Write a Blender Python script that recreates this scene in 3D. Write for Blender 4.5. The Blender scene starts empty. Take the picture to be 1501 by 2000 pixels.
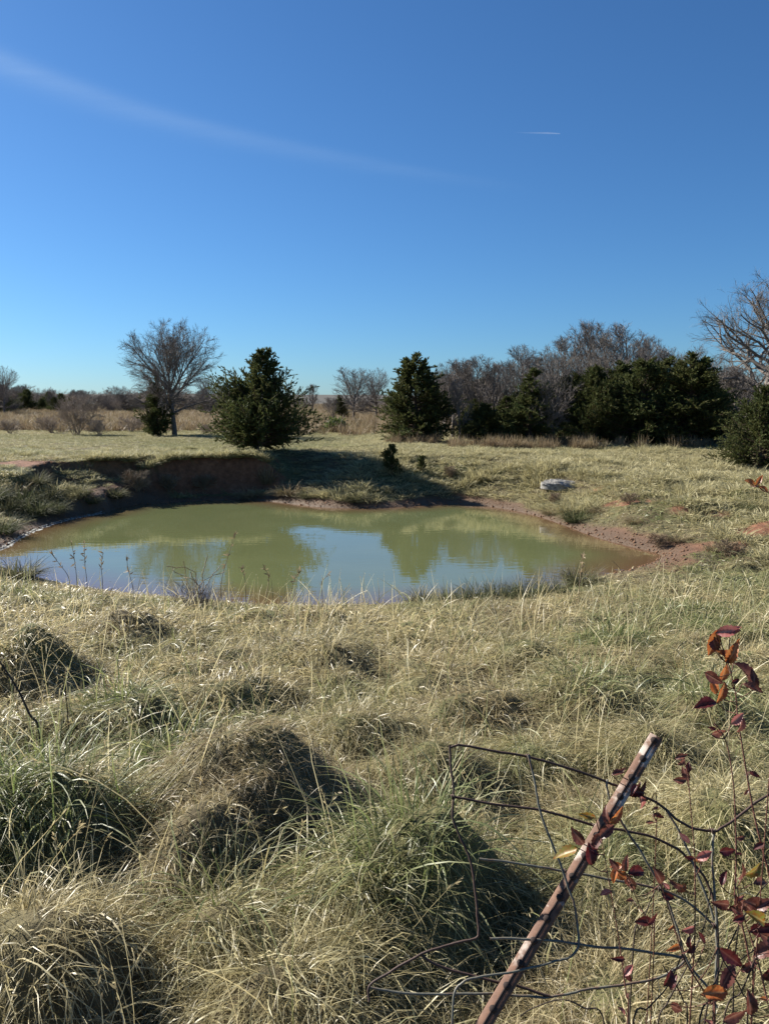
import bpy, math, random
import numpy as np
from mathutils import Vector

# ------------------------------------------------------------------ camera, sky, sun, exposure
S = bpy.context.scene
COL = S.collection
FPX, CX, CY = 1511.0, 750.5, 1000.0          # focal length and centre of the view, in photo pixels
PITCH = math.radians(7.9)
EYE = np.array([0.0, 0.0, 1.6])
cam_d = bpy.data.cameras.new('camera'); cam = bpy.data.objects.new('camera', cam_d); COL.objects.link(cam)
cam_d.sensor_fit = 'VERTICAL'; cam_d.sensor_height = 24.0
cam_d.lens = 12.0 / (1000.0 / FPX)
cam_d.clip_start = 0.05; cam_d.clip_end = 90000
cam.location = EYE; cam.rotation_euler = (math.radians(90) - PITCH, 0, 0)
S.camera = cam
SUN_AZ, SUN_EL = math.radians(-58), math.radians(31)
sun_dir = np.array([math.sin(SUN_AZ) * math.cos(SUN_EL), math.cos(SUN_AZ) * math.cos(SUN_EL), math.sin(SUN_EL)])
world = bpy.data.worlds.new('World'); S.world = world; world.use_nodes = True
nt = world.node_tree; nt.nodes.clear()
sky = nt.nodes.new('ShaderNodeTexSky'); sky.sky_type = 'NISHITA'; sky.sun_disc = False
sky.sun_elevation = SUN_EL; sky.sun_rotation = SUN_AZ
sky.altitude = 300; sky.air_density = 1.0; sky.dust_density = 0.35; sky.ozone_density = 10.0
bg = nt.nodes.new('ShaderNodeBackground'); bg.inputs['Strength'].default_value = 0.05
wo = nt.nodes.new('ShaderNodeOutputWorld')
wb_ = nt.nodes.new('ShaderNodeMix'); wb_.data_type = 'RGBA'; wb_.blend_type = 'MULTIPLY'; wb_.inputs[0].default_value = 1
wb_.inputs[7].default_value = (.755, .92, .955, 1)      # the camera's white balance
nt.links.new(sky.outputs[0], wb_.inputs[6]); nt.links.new(wb_.outputs[2], bg.inputs[0]); nt.links.new(bg.outputs[0], wo.inputs[0])
sl = bpy.data.lights.new('sun', 'SUN'); sl.energy = 5.0; sl.angle = math.radians(0.53); sl.color = (1.0, 0.945, 0.85)
so = bpy.data.objects.new('sun', sl); COL.objects.link(so)
so.rotation_euler = Vector(sun_dir).to_track_quat('Z', 'Y').to_euler(); so.location = (-30, 20, 25)
S.view_settings.view_transform = 'Standard'; S.view_settings.look = 'None'
S.view_settings.exposure = 1.30; S.view_settings.gamma = 1.0; S.view_settings.use_curve_mapping = False
S.render.engine = 'CYCLES'
S.cycles.max_bounces = 6; S.cycles.transparent_max_bounces = 8; S.cycles.diffuse_bounces = 3
S.cycles.caustics_reflective = False; S.cycles.caustics_refractive = False

rng = np.random.default_rng(7)
random.seed(7)

# ------------------------------------------------------------------ helpers
def ray(u, v):
    """World direction (forward component not normalised) through a photo pixel."""
    u = np.asarray(u, float); v = np.asarray(v, float)
    xc = (u - CX) / FPX; yc = -(v - CY) / FPX
    c, s = math.cos(PITCH), math.sin(PITCH)
    return np.stack([xc, c + yc * s, -s + yc * c], -1)
def at_depth(u, v, D):
    return EYE + ray(u, v) * np.asarray(D, float)[..., None]
def at_z(u, v, z):
    d = ray(u, v); t = (z - EYE[2]) / d[..., 2]
    return EYE + d * t[..., None]

_perm = np.random.default_rng(3).permutation(512)
_perm = np.concatenate([_perm, _perm, _perm])
_gr = np.random.default_rng(4).uniform(0, 2 * math.pi, 512)
_gx, _gy = np.cos(_gr), np.sin(_gr)
def perlin(x, y):
    x = np.asarray(x, float); y = np.asarray(y, float)
    xi = np.floor(x).astype(int); yi = np.floor(y).astype(int)
    xf = x - xi; yf = y - yi
    u = xf * xf * xf * (xf * (xf * 6 - 15) + 10); v = yf * yf * yf * (yf * (yf * 6 - 15) + 10)
    def g(ix, iy, fx, fy):
        h = _perm[(_perm[ix & 511] + iy) & 511]
        return _gx[h] * fx + _gy[h] * fy
    a = g(xi, yi, xf, yf); b = g(xi + 1, yi, xf - 1, yf)
    c = g(xi, yi + 1, xf, yf - 1); d = g(xi + 1, yi + 1, xf - 1, yf - 1)
    return (a + (b - a) * u) + ((c + (d - c) * u) - (a + (b - a) * u)) * v
def fbm(x, y, s, o=3):
    r = 0; a = 1.0; t = 0
    for k in range(o):
        r = r + a * perlin(x * s + 17.3 * k, y * s - 9.1 * k); t += a; a *= .5; s *= 2.03
    return r / t * 1.5
def sstep(a, b, x):
    t = np.clip((x - a) / (b - a), 0, 1); return t * t * (3 - 2 * t)
def norm(a):
    return a / np.maximum(np.linalg.norm(a, axis=-1, keepdims=True), 1e-9)

def mesh_np(name, V, F, mat=None, attrs=None, smooth=False):
    """V (n,3); F list of (m,3)/(m,4) index arrays."""
    me = bpy.data.meshes.new(name)
    V = np.ascontiguousarray(V, dtype=np.float32)
    if not isinstance(F, list): F = [F]
    F = [f for f in F if len(f)]
    me.vertices.add(len(V)); me.vertices.foreach_set('co', V.ravel())
    idx = np.concatenate([f.ravel() for f in F]).astype(np.int32)
    tot = np.concatenate([np.full(len(f), f.shape[1], np.int32) for f in F])
    st = np.concatenate([[0], np.cumsum(tot)[:-1]]).astype(np.int32)
    me.loops.add(len(idx)); me.loops.foreach_set('vertex_index', idx)
    me.polygons.add(len(tot)); me.polygons.foreach_set('loop_start', st)
    try: me.polygons.foreach_set('loop_total', tot)
    except Exception: pass
    if smooth: me.polygons.foreach_set('use_smooth', np.ones(len(tot), bool))
    for k, a in (attrs or {}).items():
        a = np.asarray(a, np.float32)
        if a.ndim == 2:
            at = me.attributes.new(k, 'FLOAT_COLOR', 'POINT'); at.data.foreach_set('color', np.ascontiguousarray(a).ravel())
        else:
            at = me.attributes.new(k, 'FLOAT', 'POINT'); at.data.foreach_set('value', a)
    me.update(calc_edges=True); me.validate()
    if mat: me.materials.append(mat)
    return me
def link(name, me, parent=None, loc=(0, 0, 0), rot=(0, 0, 0), scl=(1, 1, 1)):
    o = bpy.data.objects.new(name, me); COL.objects.link(o)
    o.location = loc; o.rotation_euler = rot; o.scale = scl
    if parent: o.parent = parent
    return o
def tag(o, label=None, cat=None, group=None, kind=None):
    if label: o['label'] = label
    if cat: o['category'] = cat
    if group: o['group'] = group
    if kind: o['kind'] = kind
    return o
def thing(name, loc, label, cat, group=None, rot=0.0, scl=(1, 1, 1)):
    o = link(name, None, None, loc, (0, 0, rot), scl)
    return tag(o, label, cat, group)

def ribbons(P, W, side):
    """Flat blades: P (N,K,3) centre lines, W (N,K) half widths, side (N,3) or (N,K,3)."""
    N, K, _ = P.shape
    if side.ndim == 2: side = side[:, None, :]
    off = side * W[..., None]
    V = np.stack([P - off, P + off], 2).reshape(-1, 3)
    b = (np.arange(N) * K * 2)[:, None]; k = (np.arange(K - 1) * 2)[None]
    q = np.stack([b + k, b + k + 1, b + k + 3, b + k + 2], -1).reshape(-1, 4)
    return V, q
def tubes(P, R, sides):
    N, K, _ = P.shape
    T = np.gradient(P, axis=1); T = norm(T)
    ref = np.where(np.abs(T[:, :1, 2:3]) < .8, np.array([0, 0, 1.0]), np.array([1.0, 0, 0]))
    A = norm(np.cross(T, np.broadcast_to(ref, T.shape))); B = np.cross(T, A)
    th = np.arange(sides) / sides * 2 * math.pi
    V = P[:, :, None] + R[:, :, None, None] * (A[:, :, None] * np.cos(th)[:, None] + B[:, :, None] * np.sin(th)[:, None])
    V = V.reshape(-1, 3)
    b = (np.arange(N) * K * sides)[:, None, None]; k = (np.arange(K - 1) * sides)[None, :, None]; j = np.arange(sides)[None, None]
    j2 = (j + 1) % sides
    q = np.stack([b + k + j, b + k + j2, b + k + sides + j2, b + k + sides + j], -1).reshape(-1, 4)
    return V, q
class Acc:
    def __init__(s): s.V = []; s.F = []; s.A = []; s.n = 0
    def add(s, V, q, A=None):
        s.V.append(V); s.F.append(q + s.n); s.n += len(V)
        s.A.append(A if A is not None else np.zeros((len(V), 4)))
    def mesh(s, name, mat, smooth=False):
        return mesh_np(name, np.concatenate(s.V), list(s.F), mat, {'bl': np.concatenate(s.A)}, smooth)

# ------------------------------------------------------------------ materials
def newmat(name):
    m = bpy.data.materials.new(name); m.use_nodes = True; n = m.node_tree; n.nodes.clear()
    return m, n, n.nodes.new, n.links.new
def ramp(N, L, fac, stops):
    r = N('ShaderNodeValToRGB'); e = r.color_ramp.elements
    while len(e) < len(stops): e.new(.5)
    for k, (p, c) in enumerate(stops):
        e[k].position = p; e[k].color = (*c, 1)
    L(fac, r.inputs[0]); return r.outputs[0]
def mixc(N, L, f, a, b, mode='MIX'):
    m = N('ShaderNodeMix'); m.data_type = 'RGBA'; m.blend_type = mode
    for s, v in ((m.inputs[0], f), (m.inputs[6], a), (m.inputs[7], b)):
        if hasattr(v, 'is_linked'): L(v, s)
        elif isinstance(v, (int, float)): s.default_value = v
        else: s.default_value = (*v, 1)
    return m.outputs[2]
def noise(N, L, scale, detail=4, vec=None, rough=.6):
    t = N('ShaderNodeTexNoise'); t.inputs['Scale'].default_value = scale; t.inputs['Detail'].default_value = detail
    t.inputs['Roughness'].default_value = rough
    if vec is not None: L(vec, t.inputs['Vector'])
    return t.outputs[0]

def grass_material(name, dry, mid, green, transl=.38, rough=.45, spec=.35):
    """bl.r: root to tip, bl.g: each blade's own shade, bl.b: how green, bl.a: reddish brown weathering"""
    m, n, N, L = newmat(name)
    a = N('ShaderNodeAttribute'); a.attribute_name = 'bl'
    sp = N('ShaderNodeSeparateColor'); L(a.outputs['Color'], sp.inputs[0])
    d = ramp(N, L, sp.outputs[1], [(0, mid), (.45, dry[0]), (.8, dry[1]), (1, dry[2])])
    g = ramp(N, L, sp.outputs[1], [(0, green[0]), (.6, green[1]), (1, green[2])])
    c = mixc(N, L, sp.outputs[2], d, g)
    c = mixc(N, L, a.outputs['Alpha'], c, (.155, .098, .062))
    p = N('ShaderNodeBsdfPrincipled'); p.inputs['Roughness'].default_value = rough
    p.inputs['Specular IOR Level'].default_value = spec; L(c, p.inputs['Base Color'])
    t = N('ShaderNodeBsdfTranslucent'); L(c, t.inputs[0])
    mx = N('ShaderNodeMixShader'); mx.inputs[0].default_value = transl
    L(p.outputs[0], mx.inputs[1]); L(t.outputs[0], mx.inputs[2])
    o = N('ShaderNodeOutputMaterial'); L(mx.outputs[0], o.inputs[0])
    return m
DRY = [(.48, .40, .215), (.67, .595, .36), (.84, .79, .59)]
GREEN = [(.065, .095, .028), (.13, .175, .052), (.25, .33, .10)]
M_grass = grass_material('meadow_grass', DRY, (.23, .19, .095), GREEN, .45, .42, .4)
M_field = grass_material('pasture_grass', [(.43, .385, .215), (.56, .51, .31), (.67, .62, .41)], (.26, .22, .11), [(.165, .175, .075), (.26, .27, .12), (.37, .37, .18)], .35, .6, .2)
M_rush = grass_material('rush', [(.17, .15, .085), (.26, .235, .14), (.38, .34, .22)], (.09, .075, .04), [(.035, .055, .020), (.06, .085, .032), (.105, .13, .06)], .3, .65, .12)
M_sedge = grass_material('broom_sedge', [(.29, .225, .135), (.40, .325, .205), (.52, .44, .29)], (.16, .115, .065), GREEN, .3, .6, .2)
M_cedar = grass_material('cedar_foliage', [(.085, .09, .03), (.12, .12, .042), (.16, .145, .06)], (.035, .045, .016),
                         [(.025, .045, .016), (.045, .07, .024), (.08, .105, .035)], .28, .7, .1)
M_leafy = grass_material('bush_leaves', [(.06, .08, .02), (.10, .12, .03), (.14, .15, .05)], (.04, .05, .015), GREEN, .3)

def bark_material(name, c0, c1, scale=14, rough=.85):
    m, n, N, L = newmat(name)
    tc = N('ShaderNodeTexCoord'); f = noise(N, L, scale, 5, tc.outputs['Object'])
    c = ramp(N, L, f, [(.3, c0), (.7, c1)])
    p = N('ShaderNodeBsdfPrincipled'); p.inputs['Roughness'].default_value = rough; p.inputs['Specular IOR Level'].default_value = .2
    b = N('ShaderNodeBump'); b.inputs['Strength'].default_value = .5; b.inputs['Distance'].default_value = .02
    L(f, b.inputs['Height']); L(b.outputs[0], p.inputs['Normal'])
    L(c, p.inputs['Base Color']); o = N('ShaderNodeOutputMaterial'); L(p.outputs[0], o.inputs[0])
    return m
M_bark = bark_material('grey_bark', (.085, .07, .058), (.20, .17, .145))
M_twig = bark_material('twig_bark', (.12, .102, .092), (.225, .197, .175))
M_redtwig = bark_material('brown_twig_bark', (.115, .10, .088), (.215, .19, .165))
M_pale = bark_material('pale_twig_bark', (.20, .16, .13), (.34, .285, .235))
M_cbark = bark_material('cedar_bark', (.07, .045, .032), (.16, .11, .085))
M_cane = bark_material('briar_bark', (.075, .028, .022), (.17, .075, .055), 60, .5)
M_stalk = bark_material('dry_stalk', (.12, .085, .055), (.30, .23, .15), 40, .7)
M_dark = bark_material('dark_stalk', (.03, .022, .018), (.075, .055, .042), 40, .7)

# ------------------------------------------------------------------ the lie of the land
ZW = -1.9                                    # water level
SL = -.125                                   # the bank we stand on falls away to the pond
def catmull(pts, n=6):
    p = np.asarray(pts); o = []
    for i in range(len(p)):
        a, b, c, d = p[i - 1], p[i], p[(i + 1) % len(p)], p[(i + 2) % len(p)]
        for t in np.arange(n) / n:
            o.append(.5 * ((2 * b) + (c - a) * t + (2 * a - 5 * b + 4 * c - d) * t * t + (3 * b - a - 3 * c + d) * t ** 3))
    return np.array(o)
_pond_px = [(-40, 1092), (8, 1070), (60, 1040), (130, 1016), (205, 1001), (235, 991), (300, 984), (420, 977), (520, 979), (620, 990), (700, 993),
            (790, 990), (880, 984), (960, 990), (1030, 1003), (1090, 1022), (1160, 1048), (1225, 1066), (1290, 1084),
            (1250, 1108), (1150, 1132), (1080, 1158), (980, 1172), (850, 1178), (700, 1184), (540, 1184), (380, 1172), (220, 1156), (80, 1130)]
_pp = np.array(_pond_px, float)
POND = catmull(at_z(_pp[:, 0], _pp[:, 1], ZW)[:, :2])
def pond_sd(x, y):
    """Signed distance to the shore line, negative over the water."""
    x = np.asarray(x, float); y = np.asarray(y, float); sh = x.shape
    p = np.stack([x.ravel(), y.ravel()], -1); d = np.full(len(p), 1e9); ins = np.zeros(len(p), bool)
    A = POND; B = np.roll(POND, -1, 0)
    for a, b in zip(A, B):
        e = b - a; w = p - a
        t = np.clip((w @ e) / (e @ e), 0, 1)
        q = w - t[:, None] * e; d = np.minimum(d, (q * q).sum(1))
        c = (a[1] > p[:, 1]) != (b[1] > p[:, 1])
        if c.any():
            xi = a[0] + (p[:, 1] - a[1]) / (b[1] - a[1] + 1e-12) * e[0]
            ins ^= c & (p[:, 0] < xi)
    d = np.sqrt(d); return np.where(ins, -d, d).reshape(sh)

def crest(u, v, h):
    h = 1.2 * h - .06; d = ray(u, v); t = (h - 1.6) / (d[2] - SL * d[1])
    return d[0] * t, d[1] * t
# hummocks in the near bank: crest pixel, height, radius, greenness, brownness, label
TUSS = [
    (478, 1440, .42, .50, .04, .42, 'big rounded hummock of fine brown dead grass, left of centre in the near bank'),
    (85, 1492, .42, .46, .55, .0, 'tussock with bright green top and pale blades hanging down its shaded side, at left edge'),
    (450, 1705, .24, .30, .30, .0, 'pale straw tussock with yellow green blades on top, directly in front of the brown hummock'),
    (800, 1585, .36, .36, .50, .05, 'green and straw tussock left of the bent fence wire, casting a deep shadow'),
    (840, 1425, .30, .36, .25, .15, 'tawny tussock just beyond the top corner of the bent fence wire'),
    (90, 1765, .28, .36, .05, .0, 'low mound of straw coloured matted grass at bottom left corner'),
    (40, 1222, .46, .55, .05, .10, 'dry tussock at left edge near the pond, with a black hollow under it'),
    (1150, 1305, .30, .42, .45, .10, 'olive tussock in the middle of the slope, up right of the rusty post'),
    (1285, 1408, .24, .26, .30, .10, 'small dark tussock just beyond the top end of the leaning post'),
    (262, 1192, .30, .42, .10, .10, 'straw tussock near the water with grey blades drooping over a dark hollow'),
    (640, 1262, .22, .50, .15, .10, 'broad low tawny tussock in the middle of the bank, short of the water'),
    (1010, 1250, .20, .45, .25, .05, 'broad low tussock short of the dark rushes at the near shore'),
    (1385, 1335, .24, .36, .55, .0, 'green tussock behind the upper red leaves of the tall briar'),
    (930, 1345, .22, .40, .15, .35, 'brownish tussock on the slope halfway between post tip and water'),
    (240, 1345, .26, .45, .55, .05, 'green tussock above the bright green one at left, blades combed sideways'),
    (470, 1310, .24, .45, .15, .15, 'dry swirling tussock between the brown hummock and the reddish weed'),
    (690, 1400, .22, .36, .20, .15, 'tawny tussock right behind the brown hummock'),
    (330, 1600, .30, .36, .06, .20, 'straw covered shoulder of the brown hummock, sloping down to lower left'),
    (330, 1440, .18, .28, .70, .0, 'bright green tuft between brown hummock and left edge tussock'),
    (1010, 1450, .16, .30, .35, .0, 'low tussock under the top fence wire'),
    (1200, 1235, .18, .40, .75, .0, 'low fresh green tussock near the right end of the pond'),
    (600, 1860, .16, .30, .15, .0, 'low straw tussock in the bottom middle, left of the curled wire end'),
    (1180, 1640, .14, .32, .45, .0, 'low grey green tussock behind the leaning post'),
    (150, 1640, .10, .25, .10, .0, 'flattened straw clump below the left green tussock'),
    (1400, 1600, .14, .30, .20, .0, 'low tan tussock behind the briar canes at right'),
]
MND = np.array([(*crest(t[0], t[1], t[2]), t[2], t[3]) for t in TUSS])

LUMPS = [(-10.0, 29.4, .9, .55), (-11.9, 28.6, .9, .55), (-13.2, 27.4, 1.0, .5), (-11.2, 27.2, .8, .45), (-14.5, 29.5, 1.0, .4), (-8.6, 28.9, .6, .35), (-12.6, 25.6, .9, .4), (-7.2, 30.6, .5, .3),
         (1.0, 29.5, .7, .25), (3.0, 30.2, .8, .25), (2.2, 28.4, .6, .2), (4.6, 28.8, .7, .25), (9, 25, .9, .25), (11, 22.5, .9, .25), (12.5, 25, 1.0, .3), (8.5, 21.5, .7, .2), (10, 19, .8, .25), (13, 20, .9, .3)]
def terrain(x, y, sd=None):
    x = np.asarray(x, float); y = np.asarray(y, float)
    if sd is None: sd = pond_sd(x, y)
    near = SL * y + .02 * np.abs(x) * sstep(4, 12, y)
    far = -.38 + .10 * fbm(x, y, .08, 2) + sstep(60, 240, y) * 1.3 + .0018 * np.maximum(y - 60, 0) * (1 + .6 * fbm(x, y, .004, 2))
    far = far - .55 * np.exp(-((x - 15) / 10) ** 2 - ((y - 27) / 6) ** 2)
    back = np.where(y < 0, .04 * np.minimum(-y, 30), 0)
    F = near * 1.0
    w = sstep(12.5, 29, y + .25 * np.maximum(np.abs(x + 1) - 7, 0))
    F = np.where(y < 0, back, near) * (1 - w) + far * w
    # rise from the shore: gentle on the right and near side, an eroded cut on the far left
    wob = .5 * fbm(x, y, .35, 3) + .22 * perlin(x * 1.5, y * .6) + .12 * perlin(x * 3.1 + 5, y)
    cut = sstep(-3.4, -5.0, x + .8 * wob) * sstep(22.5, 26.0, y)
    gentle = (.30 - .13 * sstep(17, 14, y)) * np.maximum(sd, 0) + .02 * np.maximum(sd, 0) ** 2
    s2 = sd - 1.05 - .7 * wob - .6 * sstep(-9, -13, x)
    steep = .10 * np.minimum(np.maximum(sd, 0), 1.5) + 1.45 * sstep(.0, .30 + .5 * sstep(-11, -14, x), s2) + .15 * np.maximum(s2 - .7, 0)
    wl = sstep(-7.6, -9.6, x)
    steep2 = .10 * np.minimum(np.maximum(sd, 0), 1.5) + .62 * sstep(0, .25, s2 + .9 + .6 * fbm(x, y, .7, 2)) + .85 * sstep(0, .26, s2 - .7 + .4 * fbm(x + 5, y, .6, 2)) + .15 * np.maximum(s2 - .7, 0)
    steep = steep * (1 - wl) + steep2 * wl
    lefts = sstep(-8, -9.5, x) * sstep(27, 24, y)
    slope = gentle * (1 - cut) + steep * cut
    slope = slope * (1 - .25 * lefts)
    up = ZW + .02 + slope
    k = .12
    hh = np.clip(.5 + .5 * (F - up) / k, 0, 1)
    z = F * (1 - hh) + up * hh - k * hh * (1 - hh)
    bed = ZW - .9 * (1 - np.exp(np.minimum(sd, 0) / 1.6))
    z = np.where(sd < 0, bed, z)
    lump = sstep(.4, 2.0, sd)
    n1 = fbm(x, y, .8, 3); n2 = fbm(x + 40, y, 2.4, 2)
    fade = sstep(70, 30, y)
    nb_ = sstep(27, 14, y)
    z = z + lump * nb_ * (.26 * np.abs(perlin(x * .80 + 3, y * .72)) + .24 * np.abs(perlin(x * 1.5, y * 1.45 + 8)) - .14)
    z = z + lump * fade * (.07 * n1 + .035 * n2) + sstep(0, .3, sd) * .02 * n2
    # grassy lumps along the left terraces and the right pasture
    z = z + sstep(.6, 2.2, sd) * sstep(20, 24, y) * sstep(36, 30, y) * .16 * np.maximum(fbm(x - 7, y + 3, .55, 2), -.1)
    for lx, ly, lr, lh in LUMPS:
        d2 = ((x - lx) / (lr * 1.3)) ** 2 + ((y - ly) / lr) ** 2
        z = z + lh * np.exp(-np.minimum(d2, 9) ** 1.5) * sstep(.3, 1.0, sd) * np.clip((-.55 - z) / .6, 0, 1)
    hump = 0
    wx = x + .16 * perlin(x * 2.3 + 11, y * 2.1) + .07 * perlin(x * 5.1, y * 4.7 + 3); wy = y + .16 * perlin(x * 2.2 - 7, y * 2.4 + 19) + .07 * perlin(x * 4.9 + 31, y * 5.3)
    for kk, (mx, my, mh, mr) in enumerate(MND):
        ca, sa = math.cos(kk * 2.4), math.sin(kk * 2.4); ex, ey = wx - mx, wy - my      # each a little longer one way
        d2 = ((ex * ca + ey * sa) ** 2 * .8 + (ex * sa - ey * ca) ** 2 * 1.25) / (mr * mr)
        mask = d2 < 6
        if mask.any(): hump = hump + np.where(mask, (1.05 * mh * np.exp(-np.minimum(d2, 9) ** 1.1)) ** 3, 0)
    z = z + hump ** (1 / 3)
    for mx, my, mh, mr in MND:      # hollows dug on each hummock's side away from the sun, to deepen its shade
        d2 = ((x - mx - .85 * mr) ** 2 + (y - my + .52 * mr) ** 2) / (.55 * mr) ** 2
        z = z - .38 * mh * np.exp(-np.minimum(d2, 12))
    R = np.hypot(x, y)
    z = z + sstep(350, 1500, R) * (14 + 12 * fbm(x, y, .0016, 3))
    return z
CLAY_SPOTS = [(40, 925, 1.9, .55), (95, 918, .9, .4), (1195, 958, .55, .22), (1225, 962, .6, .2), (1290, 963, .8, .22), (1330, 975, .5, .2), (1405, 978, .5, .25),
              (1440, 1010, .7, .3), (1490, 998, 1.2, .4), (1165, 945, .35, .15)]
_sp = []
for u, v, rx, ry in CLAY_SPOTS:
    p = at_z(u, v, -.95 if u > 500 else -.75); _sp.append((p[0], p[1], rx * .55, ry * 1.15))
def clay_mask(x, y, sd, z=None, slope=None):
    n = fbm(x, y, 1.1, 3)
    side = sstep(13.5, 17.5, y) * sstep(-14, -9, -np.abs(x) * .7)
    wid = .22 + .75 * sstep(3, 6, x) * sstep(24, 17, y) + .65 * sstep(-8, -4, -x) * 0 + .35 * sstep(24, 28, y) + .35 * sstep(-7.5, -9, x)
    wid = wid * (1 + .7 * n)
    m = sstep(wid + .25, wid - .15, sd) * sstep(14.2, 17.0, y + .5 * n)
    for a, b, rx, ry in _sp:
        d = ((x - a) / rx) ** 2 + ((y - b) / ry) ** 2 + .9 * n
        m = np.maximum(m, sstep(1.2, .6, d))
    if slope is not None:
        m = np.maximum(m, sstep(.50, .75, slope + .15 * n) * sstep(24, 26, y) * sstep(1.0, -1.0, x) * (1 - .25 * sstep(-7.6, -9.6, x)))
    return np.clip(m, 0, 1)

# height table for the near bank, so that blades can be laid over it quickly
GX0, GX1, GY0, GY1, GS = -15.0, 16.0, .2, 26.0, .05
_gxs = np.arange(GX0, GX1, GS); _gys = np.arange(GY0, GY1, GS)
_GXX, _GYY = np.meshgrid(_gxs, _gys)
_cs = 4                                        # coarse shore distance, interpolated
_sdc = pond_sd(_GXX, _GYY)
_HZ = terrain(_GXX, _GYY, _sdc)
def bil(T, x, y):
    fx = np.clip((x - GX0) / GS, 0, T.shape[1] - 1.001); fy = np.clip((y - GY0) / GS, 0, T.shape[0] - 1.001)
    ix = fx.astype(int); iy = fy.astype(int); fx = fx - ix; fy = fy - iy
    return (T[iy, ix] * (1 - fx) + T[iy, ix + 1] * fx) * (1 - fy) + (T[iy + 1, ix] * (1 - fx) + T[iy + 1, ix + 1] * fx) * fy
def hz(x, y): return bil(_HZ, x, y)
_gyy, _gxx = np.gradient(_HZ, GS)
_slope = np.hypot(_gxx, _gyy)
_CLAY = clay_mask(_GXX, _GYY, _sdc, None, _slope)

def ground_hit(u, v):
    """Where the sight line through a photo pixel meets the ground."""
    d = ray(u, v); t = np.concatenate([np.arange(1.5, 60, .04), np.arange(60, 900, .5)])
    p = EYE + d * t[:, None]; g = terrain(p[:, 0], p[:, 1])
    k = np.argmax(p[:, 2] < np.maximum(g, ZW)); 
    return np.array([p[k, 0], p[k, 1], g[k]])

# ------------------------------------------------------------------ ground, water
def build_ground():
    rad = [.25]
    while rad[-1] < 4200:
        r = rad[-1]
        st = .065 if r < 6 else .10 if r < 12 else .14 if r < 22 else .12 if r < 34 else .3 if r < 50 else r * .03
        rad.append(r + st)
    rad = np.array(rad)
    th = np.concatenate([np.radians(np.arange(-36, 36, .42)), np.radians(np.arange(38, 322, 4.0))])
    R, T = np.meshgrid(rad, th, indexing='ij')
    X = R * np.sin(T); Y = R * np.cos(T)
    sd = pond_sd(X, Y); Z = terrain(X, Y, sd)
    nr, ntn = R.shape
    e = .06
    sx = (terrain(X + e, Y, pond_sd(X + e, Y)) - Z) / e if False else None
    dr = np.gradient(Z, axis=0) / np.gradient(R, axis=0)
    clay = clay_mask(X, Y, sd, Z, np.abs(dr))
    wet = sstep(1.3, .1, sd)
    V = np.stack([X, Y, Z], -1).reshape(-1, 3)
    i = np.arange(nr - 1)[:, None]; j = np.arange(ntn)[None]; j2 = (j + 1) % ntn
    q = np.stack([i * ntn + j, (i + 1) * ntn + j, (i + 1) * ntn + j2, i * ntn + j2], -1).reshape(-1, 4)[:, ::-1]
    V = np.concatenate([V, [[0, 0, float(Z[0].mean())]]]); c = len(V) - 1
    tri = np.stack([np.full(ntn, c), np.arange(ntn), (np.arange(ntn) + 1) % ntn], -1)[:, ::-1]
    ap = lambda a: np.concatenate([a.ravel(), a.ravel()[:1]])
    m, n, N, L = newmat('ground_soil')
    geo = N('ShaderNodeNewGeometry')
    at = N('ShaderNodeAttribute'); at.attribute_name = 'clay'; aw = N('ShaderNodeAttribute'); aw.attribute_name = 'wet'; af = N('ShaderNodeAttribute'); af.attribute_name = 'far'
    n1 = noise(N, L, .35, 5, geo.outputs['Position']); n2 = noise(N, L, 9, 6, geo.outputs['Position'], .7)
    thatch = ramp(N, L, n2, [(.3, (.05, .038, .02)), (.7, (.15, .12, .06))])
    green = ramp(N, L, n2, [(.3, (.05, .055, .02)), (.7, (.15, .16, .06))])
    g = mixc(N, L, ramp(N, L, n1, [(.42, (0, 0, 0)), (.6, (1, 1, 1))]), thatch, green)
    farc = ramp(N, L, n1, [(.35, (.12, .09, .045)), (.65, (.20, .15, .075))])
    g = mixc(N, L, af.outputs['Fac'], g, farc)
    aw2 = N('ShaderNodeAttribute'); aw2.attribute_name = 'wooded'
    g = mixc(N, L, aw2.outputs['Fac'], g, (.075, .07, .058))
    n3 = noise(N, L, 5, 6, geo.outputs['Position'], .7)
    cl = ramp(N, L, n3, [(.3, (.085, .042, .025)), (.5, (.17, .078, .043)), (.75, (.26, .135, .08))])
    cl = mixc(N, L, aw.outputs['Fac'], cl, (.100, .064, .039))
    c_ = mixc(N, L, at.outputs['Fac'], g, cl)
    p = N('ShaderNodeBsdfPrincipled'); L(c_, p.inputs['Base Color'])
    p.inputs['Specular IOR Level'].default_value = .25
    rr = N('ShaderNodeMapRange'); L(aw.outputs['Fac'], rr.inputs[0]); rr.inputs[3].default_value = .9; rr.inputs[4].default_value = .6
    L(rr.outputs[0], p.inputs['Roughness'])
    b = N('ShaderNodeBump'); b.inputs['Strength'].default_value = .8; b.inputs['Distance'].default_value = .05
    L(n2, b.inputs['Height']); L(b.outputs[0], p.inputs['Normal'])
    o = N('ShaderNodeOutputMaterial'); L(p.outputs[0], o.inputs[0])
    farm = sstep(48, 62, Y + 3 * fbm(X, Y, .1, 2))
    me = mesh_np('ground', V, [q, tri], m, {'clay': ap(clay), 'wet': ap(wet), 'far': ap(farm), 'wooded': ap(sstep(200, 300, np.hypot(X, Y)))}, True)
    return tag(link('ground', me), 'sloping meadow ground with red clay round a farm pond', None, None, 'structure')
build_ground()

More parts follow.
